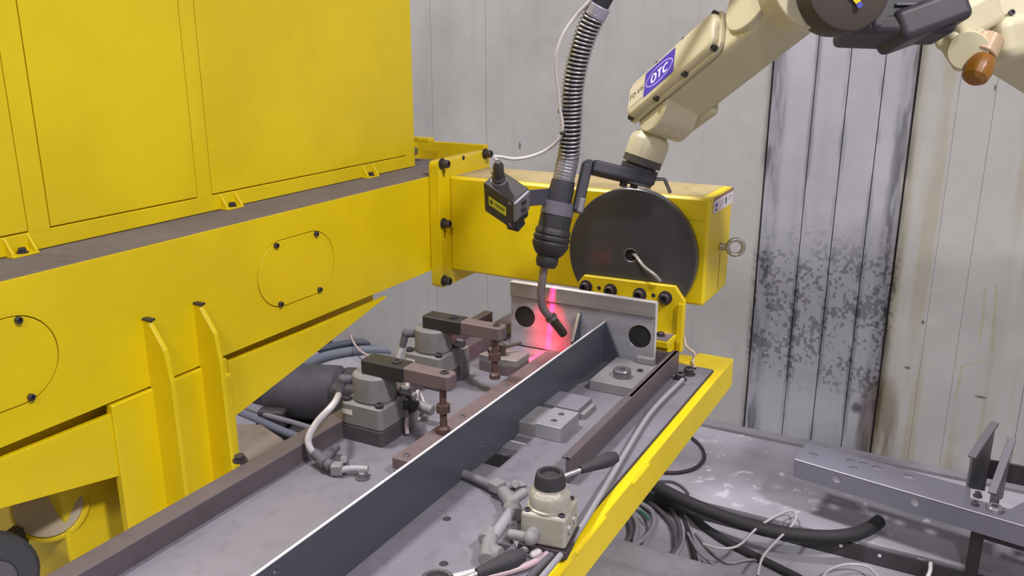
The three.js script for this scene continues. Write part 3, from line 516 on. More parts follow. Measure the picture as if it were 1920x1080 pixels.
{
  const t = thing('air_pipe', 'grey air pipe with joined fittings leading from under the channel to the valve', 'hose');
  part('pipe', tube([pa(862, 886, 0.008), pa(880, 893, 0.008), pa(920, 910, 0.011), pa(948, 926, 0.014)], 0.007, 30, 12), mat(0x6d6a70, 0.5), t);
  part('pipe_clip', merge([obox(pa(932, 911, 0.016), V(1, 0, 0.3), Y, 0.018, 0.016, 0.02, 0.003), bar(pa(950, 912, 0.003), pa(985, 906, 0.003), 0.004, 0.014), cyl(pa(966, 908, 0.004), pa(966, 908, 0.013), 0.006)]), M.castGrey, t);
  part('tee_fitting', merge([cyl(pa(944, 922, 0.016), pa(966, 955, 0.020), 0.0095), cyl(pa(952, 945, 0.02), pa(985, 922, 0.024), 0.007), cyl(pa(956, 950, 0.02), pa(968, 966, 0.021), 0.011)]), M.castGrey, t);
  part('branch_tube', tube([pa(962, 955, 0.022), pa(948, 975, 0.024), pa(932, 998, 0.020), pa(918, 1018, 0.016)], 0.008, 24, 12), M.tubeGrey, t);
  part('end_fitting', merge([cyl(pa(920, 1008, 0.018), pa(912, 1050, 0.014), 0.011), cyl(pa(910, 1030, 0.016), pa(938, 1040, 0.016), 0.010), cyl(pa(924, 1000, 0.018), pa(908, 1014, 0.02), 0.010)]), M.castGrey, t);
  part('clear_tube', tube([pa(962, 982, 0.03), pa(966, 1000, 0.012), pa(972, 1020, 0.004), pa(985, 1028, 0.004)], 0.005, 20), M.tubeClear, t);
  const w = thing('cut_tube_end', 'pale crumpled tube end lying under the cream valve', 'hose');
  part('tube', cable([pa(1000, 1040, 0.005), pa(1020, 1028, 0.006), pa(1038, 1016, 0.005)], 0.005, 16), mat(0xcfc6c8, 0.4), w);
  // second valve reaches in from below the frame
  const v2 = copyOf(valve, onY(945, 1052, YP + 0.11).sub(onY(1130, 862, YP + 0.11)), 'hand lever air valve with a grey dial at the near end of the plate');
  v2.traverse((k) => { if (k.name === 'dial') k.material = M.castDark; });
  const s = v2.position.clone(); v2.position.set(0, 0, 0); for (const k of v2.children) k.position.add(s);
}
// tubes lying between the rail and the yellow edge
{
  const ends = [[[1268, 716], [1205, 790], [1160, 866], [1118, 930], [1070, 1000], [990, 1085]], [[1280, 712], [1222, 772], [1172, 850], [1128, 925], [1075, 1010], [1010, 1090]]];
  ends.forEach((e, i) => solo('air_tube', tube(e.map(([u, v], k) => pa(u, v, 0.005 + 0.002 * (i % 2))), 0.0042, 70), i ? M.tubeGrey : M.rubberGrey, (i ? 'pale grey' : 'dark grey') + ' tube lying along the plate between rail and yellow edge', 'hose'));
  for (const [k, [e, m, l]] of [[[[840, 1085], [930, 1060], [985, 1030], [1035, 1005]], M.tubeClear, 'clear tube trailing over the plate below the valve'], [[[900, 1085], [990, 1060], [1030, 1035], [1058, 1012]], M.tubePink, 'pinkish tube trailing over the plate below the valve']].entries()) solo('air_tube', tube(e.map(([u, v]) => pa(u, v, 0.005)), 0.0045, 40), m, l, 'hose');
}

// ---------------------------------------------------------------- welding robot
{
  const t = thing('welding_robot', 'cream six axis welding robot reaching over the table with a dark wrist', 'robot arm');
  const [a, b, c] = triad(1280, 150, [0.754, -0.657], [0.05, -1], [0.9, 0.43]);       // along the forearm, across the lid, across the side
  const E0 = at(1182, 240, 1.66), FB = 0.098, FC = 0.086;
  const F = (i, j, k) => E0.clone().addScaledVector(a, i).addScaledVector(b, j).addScaledVector(c, k);
  const side = M.cream;
  part('forearm_shell', obox(F(0.30, FB / 2, FC / 2 + 0.004), a, b, 0.56, FB - 0.006, FC, 0.012, 3), side, t);
  // lid with bevelled rim, screws, label and lettering
  const lidPts = (m) => rounded(m, 0.272 - m, 0.003 + m, FB - 0.003 - m, 0.02);
  const loft = (pts, h0, h1, bev) => { const g = new THREE.ExtrudeGeometry(shapeOf(pts), { depth: h1 - h0 - bev, bevelEnabled: true, bevelSize: bev, bevelThickness: bev, bevelOffset: -bev, bevelSegments: 3, curveSegments: 8 }); g.translate(0, 0, h0); const z = c.clone().negate(); const m = new THREE.Matrix4().makeBasis(a, b, new THREE.Vector3().crossVectors(a, b)).setPosition(E0); if (new THREE.Vector3().crossVectors(a, b).dot(c) > 0) g.scale(1, 1, -1); g.applyMatrix4(m); return g; };
  part('lid_rim', loft(lidPts(0), -0.002, 0.004, 0.001), M.cream, t);
  const lid = part('lid', loft(lidPts(0.006), 0.003, 0.018, 0.009), M.cream, t);
  for (const [i, j] of [[0.012, 0.014], [0.018, FB - 0.012], [0.095, 0.008], [0.09, FB - 0.008], [0.18, 0.008], [0.17, FB - 0.008], [0.26, 0.010], [0.255, FB - 0.010]]) part('lid_screw', socketScrew(F(i, j, -0.004), c.clone().negate(), 0.0055, 0.009), mat(0x3b3833, 0.5, 0.3), lid);
  const draw = (w, h, fn) => { const cv = document.createElement('canvas'); cv.width = w; cv.height = h; fn(cv.getContext('2d')); const x = new THREE.CanvasTexture(cv); x.colorSpace = THREE.SRGBColorSpace; return mat(0xffffff, 0.45, 0, { map: x }); };
  const decal = (i0, i1, j0, j1) => { const g = new THREE.PlaneGeometry(i1 - i0, j1 - j0); const z = c.clone().negate(), right = new THREE.Vector3().crossVectors(b, z); g.applyMatrix4(new THREE.Matrix4().makeBasis(right, b, z).setPosition(F((i0 + i1) / 2, (j0 + j1) / 2, -0.0186))); return g; };
  part('name_label', decal(0.066, 0.158, 0.022, 0.078), draw(320, 196, (g) => {
    g.fillStyle = '#4a35b4'; g.fillRect(0, 0, 320, 196); g.strokeStyle = '#d7d2f2'; g.lineWidth = 6; g.beginPath(); g.ellipse(160, 98, 142, 66, 0, 0, Math.PI * 2); g.stroke();
    g.fillStyle = '#f2f0fb'; g.font = 'bold 98px sans-serif'; g.textAlign = 'center'; g.textBaseline = 'middle'; g.fillText('OTC', 160, 101); }), lid, 'violet blue maker label with white oval lettering').userData.keepUV = true;
  part('type_lettering', decal(0.014, 0.064, 0.026, 0.074), draw(200, 192, (g) => {
    g.fillStyle = '#d2cbb0'; g.fillRect(0, 0, 200, 192); g.fillStyle = '#2f2c26'; g.font = 'bold 66px sans-serif'; g.textAlign = 'center'; g.textBaseline = 'middle'; g.fillText('FD-V6', 100, 96); }), lid, 'dark type lettering').userData.keepUV = true;
  // elbow: round cream housing, dark motor cover, dark cable box
  const el = at(1462, 0, 1.40);
  part('elbow_housing', cyl(el.clone().addScaledVector(c, -0.045).addScaledVector(a, -0.02), el.clone().addScaledVector(c, 0.03).addScaledVector(a, -0.02), 0.060, 0.060, 48), M.cream, t);
  part('elbow_ring', cyl(at(1495, -25, 1.35), at(1530, -40, 1.30), 0.072, 0.072, 48), M.cream, t);
  const mc = at(1590, -26, 1.27), ma = RT.clone().multiplyScalar(0.12).addScaledVector(FW, -0.98).addScaledVector(UPV, -0.15).normalize();
  const cover = part('motor_cover', lathe(mc.clone().addScaledVector(ma, -0.05), ma, [[0.066, 0], [0.066, 0.05], [0.063, 0.056], [0.058, 0.058], [0, 0.058]], 48), mat(0x453d36, 0.5), t, 'dark brown round motor cover');
  const cp = at(1600, 4, 1.195), ta = ma.clone();
  const st = new THREE.ExtrudeGeometry(shapeOf([[-0.020, 0.016], [0.020, 0.016], [0, -0.018]]), { depth: 0.0012, bevelEnabled: false });
  st.rotateZ(0.25).applyMatrix4(new THREE.Matrix4().makeBasis(new THREE.Vector3().crossVectors(UPV, ta).normalize(), new THREE.Vector3().crossVectors(ta, new THREE.Vector3().crossVectors(UPV, ta)).normalize(), ta).setPosition(mc.clone().addScaledVector(ta, 0.0085).add(at(1600, -8, 1.25).sub(at(1590, -26, 1.25)))));
  part('warning_triangle', st, mat(0xe8d21a, 0.5), cover, 'yellow warning triangle');
  part('blue_mark', lathe(mc.clone().addScaledVector(ta, 0.0085).add(at(1606, 12, 1.25).sub(at(1590, -26, 1.25))), ta, [[0, 0.0012], [0.0045, 0.0012], [0.0045, 0]], 14), mat(0x4a55b0, 0.5), cover, 'round blue mark');
  const bx = at(1715, 0, 1.30);
  part('cable_box', obox(bx.clone().addScaledVector(FW, 0.04), RT, UPV, 0.135, 0.095, 0.08, 0.012, 3), mat(0x2b2a31, 0.5), t, 'dark rectangular cable box');
  part('box_ridge', obox(at(1702, 8, 1.297), RT, UPV, 0.036, 0.004, 0.004, 0.001), mat(0x5a585e, 0.5), t);
  part('link_plate', merge([bar(at(1660, 66, 1.34), at(1790, 18, 1.34), 0.05, 0.10, UPV, 0.012), bar(at(1570, 58, 1.36), at(1700, 62, 1.34), 0.03, 0.10, UPV, 0.010)]), mat(0x38343a, 0.5), t);
  // upper arm and column beyond the right edge of the picture
  const U = (u, v, d) => at(u, v, d);
  part('arm_link', merge([bar(U(1770, 62, 1.40), U(1850, 18, 1.42), 0.055, 0.07, UPV, 0.012, 3), bar(U(1790, 52, 1.40), U(1832, 118, 1.40), 0.05, 0.06, FW, 0.014, 3), cyl(U(1815, 95, 1.36), U(1815, 95, 1.46), 0.030)]), side, t);
  part('shoulder_casting', merge([lathe(U(1888, 20, 1.48), FW.clone().negate(), [[0, 0.08], [0.058, 0.08], [0.066, 0.072], [0.070, 0.02], [0.070, -0.06], [0, -0.06]], 40), bar(U(1880, 60, 1.46), U(2080, 190, 1.56), 0.10, 0.10, UPV, 0.02, 3), bar(U(1845, 85, 1.42), U(1960, 60, 1.46), 0.07, 0.09, UPV, 0.02, 3)]), M.cream, t);
  part('casting_screw', socketScrew(U(1896, 24, 1.395), FW.clone().negate(), 0.005, 0.004), M.bolt, t);
  const co = U(1848, 98, 1.37), cd = U(1829, 142, 1.36);
  part('connector', lathe(co, cd.clone().sub(co), [[0, 0], [0.016, 0], [0.018, 0.012], [0.020, 0.016], [0.022, 0.036], [0.019, 0.050], [0.012, 0.056], [0, 0.057]], 28), mat(0x8a5a16, 0.4), t, 'amber brown plug');
  part('plug_sleeve', cyl(U(1858, 72, 1.37), U(1841, 104, 1.365), 0.021), mat(0xb79d7c, 0.45), t);
  const sh = U(2080, 190, 1.56);
  part('shoulder_beam', bar(sh.clone(), V(sh.x + 0.34, sh.y - 0.02, sh.z), 0.12, 0.14, Y, 0.02, 3), M.cream, t);
  part('column', lathe(V(sh.x + 0.30, 0, sh.z), Y, [[0, 0], [0.17, 0], [0.17, 0.04], [0.13, 0.06], [0.12, sh.y - 0.16], [0.14, sh.y - 0.10], [0.14, sh.y + 0.05], [0.10, sh.y + 0.10], [0, sh.y + 0.10]], 40), M.cream, t);
  // wrist: pitch drum, neck, flange
  const w0 = at(1226, 243, 1.655), w1 = at(1193, 334, 1.675), W = w1.clone().sub(w0).normalize(), J = new THREE.Vector3().crossVectors(a, W).normalize();
  const drum = at(1254, 212, 1.625);
  part('pitch_drum', cyl(drum.clone().addScaledVector(J, -0.036), drum.clone().addScaledVector(J, 0.036), 0.046, 0.046, 40), M.cream, t);
  part('fork_cheek', bar(F(0.03, 0.02, FC + 0.004), F(0.14, 0.02, FC + 0.006), 0.045, 0.02, b, 0.012, 3), side, t);
  const len = w1.distanceTo(w0);
  part('wrist_neck', lathe(w0, W, [[0, 0.008], [0.028, 0.008], [0.036, 0.018], [0.0385, 0.024], [0.0385, 0.056], [0, 0.056]], 40), M.cream, t);
  part('seal_ring', lathe(w0, W, [[0.0375, 0.055], [0.0375, 0.070], [0, 0.070]], 40), mat(0x4a4642, 0.5), t, 'dark seal ring');
  part('tool_flange', lathe(w0, W, [[0.030, 0.069], [0.030, 0.073], [0.0365, 0.074], [0.0365, 0.098], [0.033, 0.099], [0, 0.099]], 40), mat(0x3a3942, 0.45, 0.2), t, 'black tool flange');
  part('flange_plate', lathe(w0, W, [[0.033, 0.098], [0.033, 0.108], [0, 0.108]], 40), mat(0x74737c, 0.4, 0.4), t, 'grey flange plate');
}
// ---------------------------------------------------------------- torch holder, torch, sensor
const TD = 1.645;
{
  const t = thing('torch_holder', 'black bent torch holder bolted under the robot wrist flange', 'tool bracket');
  const m = mat(0x3b3a42, 0.5, 0.1);
  const p = [at(1224, 340, TD + 0.02), at(1172, 330, TD + 0.015), at(1108, 313, TD + 0.01)], q = [at(1101, 308, TD + 0.01), at(1088, 340, TD + 0.01), at(1081, 398, TD + 0.01)];
  part('holder_arm', merge([bar(p[0], p[2], 0.024, 0.050, UPV, 0.005, 2), new THREE.SphereGeometry(0.015, 16, 10).translate(...at(1104, 313, TD + 0.01).toArray())]), m, t);
  part('holder_leg', bar(q[0], q[2], 0.020, 0.045, RT, 0.005, 2), m, t);
  for (const [u, v] of [[1170, 345], [1190, 348]]) part('bolt', cyl(at(u, v - 6, TD + 0.02), at(u - 2, v + 5, TD + 0.02), 0.0075, 0.0075, 12), M.bolt, t);
  part('hex_key_pin', tube([at(1222, 336, TD + 0.02), at(1238, 336, TD + 0.02), at(1246, 337, TD + 0.02), at(1250, 345, TD + 0.02), at(1257, 362, TD + 0.02)], 0.0035, 24), M.steel, t, 'bent bare steel pin');
  part('clamp_ear', bar(at(1092, 372, TD), at(1086, 400, TD), 0.012, 0.03, RT, 0.003), mat(0x77757e, 0.45, 0.4), t);
}
{
  const t = thing('welding_torch', 'dark welding torch with bellows boot and bent bronze neck pointing at the joint', 'welding torch');
  const A = at(1068, 282, TD - 0.012), B = at(1023, 502, TD + 0.02), D = B.clone().sub(A), Ln = D.length(), k = Ln / 0.232;
  const L = (prof, seg = 36) => lathe(A, D, prof.map(([r, h]) => [r, h * k]), seg, 0.5);
  const ribs = []; for (let i = 0; i < 9; i++) ribs.push([0.0205, 0.002 + i * 0.0062], [0.0212, 0.0035 + i * 0.0062], [0.0205, 0.005 + i * 0.0062]);
  part('cable_collar', L([[0, 0], [0.0185, 0], ...ribs, [0.0205, 0.060], [0, 0.060]]), mat(0x8d8c93, 0.35, 0.5), t, 'ribbed grey collar');
  part('grip_sleeve', L([[0, 0.058], [0.022, 0.058], [0.0235, 0.075], [0.024, 0.108], [0, 0.108]]), mat(0x34323a, 0.55), t);
  part('clamp_ring', L([[0.026, 0.100], [0.0305, 0.101], [0.0315, 0.125], [0.028, 0.127], [0.026, 0.126]]), mat(0x6f6d78, 0.45, 0.3), t, 'grey clamp ring');
  part('boot', L([[0.029, 0.118], [0.0305, 0.130], [0.0305, 0.152], [0.034, 0.158], [0.0345, 0.163], [0.0325, 0.166], [0.0355, 0.170], [0.0355, 0.175], [0.033, 0.178], [0.0355, 0.182], [0.035, 0.188], [0.029, 0.200], [0.024, 0.206], [0.0205, 0.209], [0.0215, 0.213], [0.0215, 0.221], [0.018, 0.230], [0.009, 0.232], [0, 0.232]], 40), mat(0x2b292e, 0.6), t, 'black rubber bellows boot');
  const tip = at(1058, 628, 1.715), n0 = at(1032, 594, 1.70);
  part('neck', tube([at(1021, 495, TD + 0.02), at(1017, 525, TD + 0.026), at(1014, 552, TD + 0.034), at(1017, 575, TD + 0.042), at(1027, 590, 1.695), at(1034, 598, 1.702)], 0.0078, 48, 16), mat(0x827678, 0.45, 0.5), t, 'dull bronze neck');
  part('nozzle', lathe(n0, tip.clone().sub(n0), [[0, -0.002], [0.0105, -0.002], [0.0112, 0.004], [0.0105, 0.008], [0.0098, 0.010], [0.0092, tip.distanceTo(n0) - 0.004], [0.0075, tip.distanceTo(n0)], [0.0055, tip.distanceTo(n0)], [0.005, tip.distanceTo(n0) - 0.012], [0, tip.distanceTo(n0) - 0.012]], 24), mat(0x5b5048, 0.4, 0.6), t, 'dark gas nozzle');
  part('nozzle_ring', lathe(n0.clone(), tip.clone().sub(n0), [[0.0112, 0], [0.0122, 0.001], [0.0122, 0.006], [0.0112, 0.007]], 24), M.steel, t);
}
{
  const t = thing('torch_cable', 'dark torch cable wrapped in a steel spring rising from the torch', 'cable');
  const pts = [[1066, 296, 0.0], [1070, 250, -0.02], [1072, 205, -0.035], [1074, 165, -0.05], [1083, 115, -0.07], [1098, 65, -0.09], [1118, 22, -0.11], [1145, -25, -0.13], [1190, -80, -0.16], [1280, -150, -0.20], [1400, -150, -0.25], [1470, -80, -0.27]].map(([u, v, d]) => at(u, v, TD - 0.012 + d));
  const cv = curve(pts);
  part('cable_core', new THREE.TubeGeometry(cv, 130, 0.0165, 16), mat(0x2a2a2e, 0.6), t);
  let tEnd = 0.3; for (let s = 0.2; s < 0.8; s += 0.004) if (cv.getPointAt(s).distanceTo(pts[6]) < cv.getPointAt(tEnd).distanceTo(pts[6])) tEnd = s;
  const turns = 36, n = turns * 14, sp = [], fr = cv.computeFrenetFrames(200);
  for (let i = 0; i <= n; i++) { const s = i / n * tEnd, p = cv.getPointAt(s), f = Math.min(200, Math.round(s * 200)), an = i / 14 * 2 * Math.PI; sp.push(p.addScaledVector(fr.normals[f], 0.0195 * Math.cos(an)).addScaledVector(fr.binormals[f], 0.0195 * Math.sin(an))); }
  part('steel_spring', new THREE.TubeGeometry(new THREE.CatmullRomCurve3(sp), n, 0.0022, 6), mat(0xa9a8ad, 0.35, 0.75), t, 'bright steel spring');
  const e = cv.getPointAt(tEnd), g = cv.getTangentAt(tEnd);
  part('spring_sleeve', cyl(e.clone().addScaledVector(g, -0.008), e.clone().addScaledVector(g, 0.014), 0.021, 0.021, 24), mat(0xa7a6b4, 0.4, 0.5), t, 'pale end sleeve');
  const w = thing('sensor_cable', 'thin white sensor cable looping from the laser sensor along the torch spring', 'cable');
  const cp = [[942, 318, 0], [936, 304, 0], [926, 295, 0], [935, 294, 0.0], [965, 298, 0.01], [1000, 292, 0.01], [1030, 278, 0], [1050, 258, -0.02], [1055, 238, -0.03], [1050, 205, -0.04], [1046, 165, -0.055], [1042, 125, -0.07], [1044, 100, -0.08], [1056, 65, -0.09], [1080, 30, -0.10], [1100, 8, -0.115], [1125, -25, -0.13]].map(([u, v, d]) => at(u, v, TD - 0.02 + d));
  part('cable', tube(cp, 0.0032, 140), mat(0xc5c1c2, 0.45), w);
  part('cable_tie', merge([cyl(at(1046, 209, TD - 0.055), at(1058, 207, TD - 0.055), 0.004), cyl(at(1050, 250, TD - 0.06), at(1060, 249, TD - 0.06), 0.0035)]), M.rubber, w);
}
let laserFrom, laserDir;
{
  const t = thing('laser_sensor', 'black box laser seam sensor with a yellow green label beside the torch', 'sensor');
  const [a, b, c] = triad(945, 385, [0.83, 0.555], [-0.02, -1], [0.75, -0.66]);
  const O = at(962, 432, 1.575);                                    // lower front corner of the label face
  const S = (i, j, k) => O.clone().addScaledVector(a, -i).addScaledVector(b, j).addScaledVector(c, k);
  const w = 0.070, h = 0.078, d = 0.044, blackM = mat(0x35302f, 0.5);
  part('housing', obox(S(w / 2, h / 2, d / 2), a, b, w, h, d, 0.003, 2), blackM, t);
  const nrm = c.clone().negate(), rt = new THREE.Vector3().crossVectors(b, nrm);
  const cv = document.createElement('canvas'); cv.width = 220; cv.height = 120; const g = cv.getContext('2d');
  g.fillStyle = '#d6d820'; g.fillRect(0, 0, 220, 120); g.fillStyle = '#3c4a1a'; g.beginPath(); g.moveTo(34, 30); g.lineTo(60, 58); g.lineTo(52, 58); g.lineTo(52, 88); g.lineTo(18, 88); g.lineTo(18, 58); g.lineTo(10, 58); g.closePath(); g.fill(); g.fillRect(80, 40, 116, 24); g.fillRect(90, 74, 100, 8); g.fillStyle = '#c6c81e'; for (const x of [106, 134, 162]) g.fillRect(x, 40, 5, 24);
  const tx = new THREE.CanvasTexture(cv); tx.colorSpace = THREE.SRGBColorSpace;
  part('label', new THREE.PlaneGeometry(0.042, 0.025).applyMatrix4(new THREE.Matrix4().makeBasis(rt, b, nrm).setPosition(S(w * 0.52, h * 0.52, -0.0006))), mat(0xffffff, 0.5, 0, { map: tx }), t, 'yellow green label').userData.keepUV = true;
  for (const [i, j] of [[0.007, h - 0.008], [0.007, 0.010]]) part('corner_screw', lathe(S(i, j, 0), nrm, [[0, 0.001], [0.004, 0.001], [0.005, 0]], 14), M.steel, t);
  part('side_plate', obox(S(-0.0025, h - 0.026, d / 2 - 0.002), c, b, d - 0.004, 0.050, 0.005, 0.001), mat(0x8c8a92, 0.45, 0.5), t, 'grey mounting plate');
  for (const j of [0.014, 0.034]) part('plate_screw', socketScrew(S(-0.005, h - j, d * 0.5), a, 0.005, 0.004), M.bolt, t);
  // laser nose below the plate: a hood with a narrow slit, the lamp sits behind it
  const top = S(w * 0.72, h, d * 0.45);
  part('plug', lathe(top, b, [[0.013, 0], [0.013, 0.012], [0.010, 0.016], [0.0095, 0.042], [0.005, 0.052], [0, 0.053]], 20), mat(0x3f3a3a, 0.5), t, 'black cable plug');
  part('plug_collar', lathe(top, b, [[0.014, 0], [0.014, 0.007], [0.011, 0.008]], 20), mat(0x8b858a, 0.4, 0.4), t);
  part('guard_bar', bar(at(922, 324, 1.62), at(984, 352, 1.60), 0.005, 0.012, UPV, 0.001), mat(0x6d5a58, 0.5, 0.3), t);
  const arm = thing('sensor_bracket', 'black flat bracket joining the laser sensor to the torch clamp', 'tool bracket');
  part('bracket_bar', bar(at(986, 372, 1.60), at(1030, 368, TD), 0.030, 0.010, UPV, 0.002), mat(0x3f3e49, 0.5), arm);
  part('bracket_flange', bar(at(983, 352, 1.597), at(985, 394, 1.597), 0.012, 0.02, RT, 0.002), mat(0x5b5a63, 0.5, 0.2), arm);
  // where the light sheet strikes: a line on the end plate, then across the bar in front of it
  laserFrom = S(0.016, -0.002, d * 0.5);
  const P1 = onZ(1036, 566, EZ + 0.001), P2 = onZ(1027, 650, EZ + 0.001), mid = P1.clone().lerp(P2, 0.72);
  laserDir = mid.clone().sub(laserFrom).normalize();
  const n = new THREE.Vector3().crossVectors(P1.clone().sub(laserFrom), P2.clone().sub(laserFrom)).normalize(), s = new THREE.Vector3().crossVectors(n, laserDir);
  const nose = laserFrom.clone().addScaledVector(laserDir, 0.016), hood = mat(0x26232b, 0.6);
  const half = 0.0003;
  for (const e of [-1, 1]) part('slit_jaw', obox(nose.clone().addScaledVector(n, e * (half + 0.0055)), laserDir, n, 0.002, 0.011, 0.022, 0.0002, 1), hood, t);
  part('nose_wall', merge([[1, 0], [-1, 0], [0, 1], [0, -1]].map(([e, q]) => obox(laserFrom.clone().addScaledVector(laserDir, 0.003).addScaledVector(n, e * 0.0115).addScaledVector(s, q * 0.0115), laserDir, n, 0.028, e ? 0.002 : 0.024, e ? 0.024 : 0.002, 0.0006, 1)).concat([obox(laserFrom.clone().addScaledVector(laserDir, -0.010), laserDir, n, 0.002, 0.024, 0.024, 0.0006, 1)])), hood, t);
  const l = new THREE.SpotLight(0xff0a3c, 16, 0, 0.30, 0.2, 2);
  l.position.copy(laserFrom); l.target.position.copy(mid); l.shadow.radius = 0.012; l.castShadow = true; l.name = 'laser_line_light'; scene.add(l, l.target);
  const hl = new THREE.SpotLight(0xff1038, 1.5, 0, 0.20, 1, 2);
  hl.position.copy(nose.clone().addScaledVector(laserDir, 0.006)); hl.target.position.copy(mid); hl.shadow.radius = 0.1; hl.castShadow = true; hl.name = 'laser_scatter_light'; scene.add(hl, hl.target);
}

// ---------------------------------------------------------------- floor: base frame, cables, loose steel
const fl = (u, v, h = 0.006) => onY(u, v, h), sl = (u, v, h = 0.006) => onY(u, v, SLAB_Y + h);
{
  const z = onY(1208, 1023, 0.10).z, x1 = onY(1400, 1078, 0.10).x;
  const t = thing('base_frame', 'dusty grey steel base frame on the floor under the fixture table', 'machine base');
  part('top_plate', rb(-0.95, 0.12, 0.085, 0.10, z, -0.2, 0.002), mat(0x9a979f, 0.7, 0.1, { map: T.dusty }), t);
  part('frame_side', rb(-0.93, 0.10, 0, 0.086, z + 0.015, z + 0.03, 0.002), M.darkSteel, t);
  part('frame_side', rb(-0.93, 0.10, 0, 0.086, -0.24, -0.22, 0.002), M.darkSteel, t);
}
{
  const C = [
    ['black_cable', 0.011, M.rubber, 'thick black cable crossing the floor toward the slab edge', [[1225, 895], [1262, 925], [1310, 978], [1350, 1008], [1420, 1045], [1500, 1085]], fl],
    ['black_cable', 0.009, M.rubber, 'black cable bending down beside the yellow rail bundle', [[1232, 905], [1258, 935], [1285, 985], [1300, 1030], [1306, 1062]], fl],
    ['black_cable', 0.006, M.rubber, 'black cable curled on the slab beside the yellow rail', [[1298, 822], [1312, 835], [1320, 852], [1315, 868], [1298, 880], [1270, 886], [1245, 886]], sl],
    ['black_cable', 0.0045, M.rubberGrey, 'thin grey cable in a small arc on the slab', [[1240, 902], [1262, 904], [1280, 914], [1290, 925]], sl],
  ];
  for (const [n, r, m, l, p, f] of C) solo(n, cable(p.map(([u, v]) => f(u, v, r)), r, 50), m, l, 'cable');
  const loops = [[[1205, 905], [1255, 925], [1275, 965], [1280, 1010], [1265, 1045]], [[1200, 915], [1245, 940], [1270, 975], [1275, 1015], [1260, 1040]], [[1195, 940], [1222, 958], [1225, 985], [1205, 1012], [1185, 1022]], [[1190, 948], [1212, 970], [1218, 1000], [1205, 1030]], [[1200, 930], [1235, 955], [1262, 990], [1268, 1030]], [[1185, 960], [1195, 985], [1190, 1015]], [[1215, 925], [1262, 950], [1295, 1000], [1310, 1055]], [[1178, 970], [1183, 1000], [1172, 1025]], [[1290, 1000], [1310, 1035], [1340, 1060], [1375, 1078]], [[1305, 1000], [1330, 1030], [1365, 1055], [1400, 1050], [1425, 1050]]];
  const look = ['grey sheathed', 'slim dark', 'pale looped', 'dusty', 'middle grey', 'short greyish', 'long drooping', 'stub of', 'thin trailing', 'wavy trailing'];
  loops.forEach((p, i) => solo('grey_cable', cable(p.map(([u, v]) => fl(u, v, 0.008 + 0.004 * (i % 3))), i > 7 ? 0.004 : 0.0075, 40), i % 3 === 1 ? M.rubberGrey : M.tubeGrey, look[i] + ' cable of the bundle on the floor under the yellow rail', 'cable', 'cable bundle under the yellow rail'));
  solo('white_wire', tube([[1318, 1020], [1350, 1028], [1380, 1025], [1420, 990], [1460, 965], [1485, 957], [1493, 966], [1485, 985], [1455, 1015], [1430, 1045], [1420, 1080]].map(([u, v]) => fl(u, v, 0.085)), 0.0035, 90), M.tubeClear, 'pale wire looped over the slab edge onto the floor', 'wire');
  solo('white_wire', tube([[1540, 1085], [1555, 1068], [1590, 1058], [1625, 1062], [1650, 1085]].map(([u, v]) => fl(u, v, 0.03)), 0.004, 60), M.tubeClear, 'pale wire arched on the floor before the riveted strip', 'wire');
  solo('white_wire', tube([[1738, 1085], [1744, 1070], [1745, 1056]].map(([u, v]) => sl(u, v, 0.02)), 0.005, 20), M.white, 'white wire end hanging over the slab edge', 'wire');
  solo('green_wire', cable([[1200, 958], [1210, 966], [1216, 974]].map(([u, v]) => fl(u, v, 0.03)), 0.004, 14), mat(0x2f6a58, 0.5), 'short green wire among the floor cables', 'wire');
  const h = [[1225, 908], [1262, 928], [1330, 958], [1395, 982], [1440, 995], [1500, 1003], [1560, 1006], [1605, 1000], [1630, 990], [1648, 978]].map(([u, v]) => sl(u, v, 0.02)), t = thing('rubber_hose', 'thick black rubber hose with an open upturned end on the slab', 'hose');
  part('hose', tube(h, 0.018, 60, 16), M.rubber, t);
  const e = h[h.length - 1], d = e.clone().sub(h[h.length - 2]).normalize();
  part('open_end', lathe(e, d, [[0.018, -0.001], [0.0185, 0.002], [0.015, 0.002], [0.014, -0.012], [0, -0.012]], 20), M.rubberGrey, t);
}
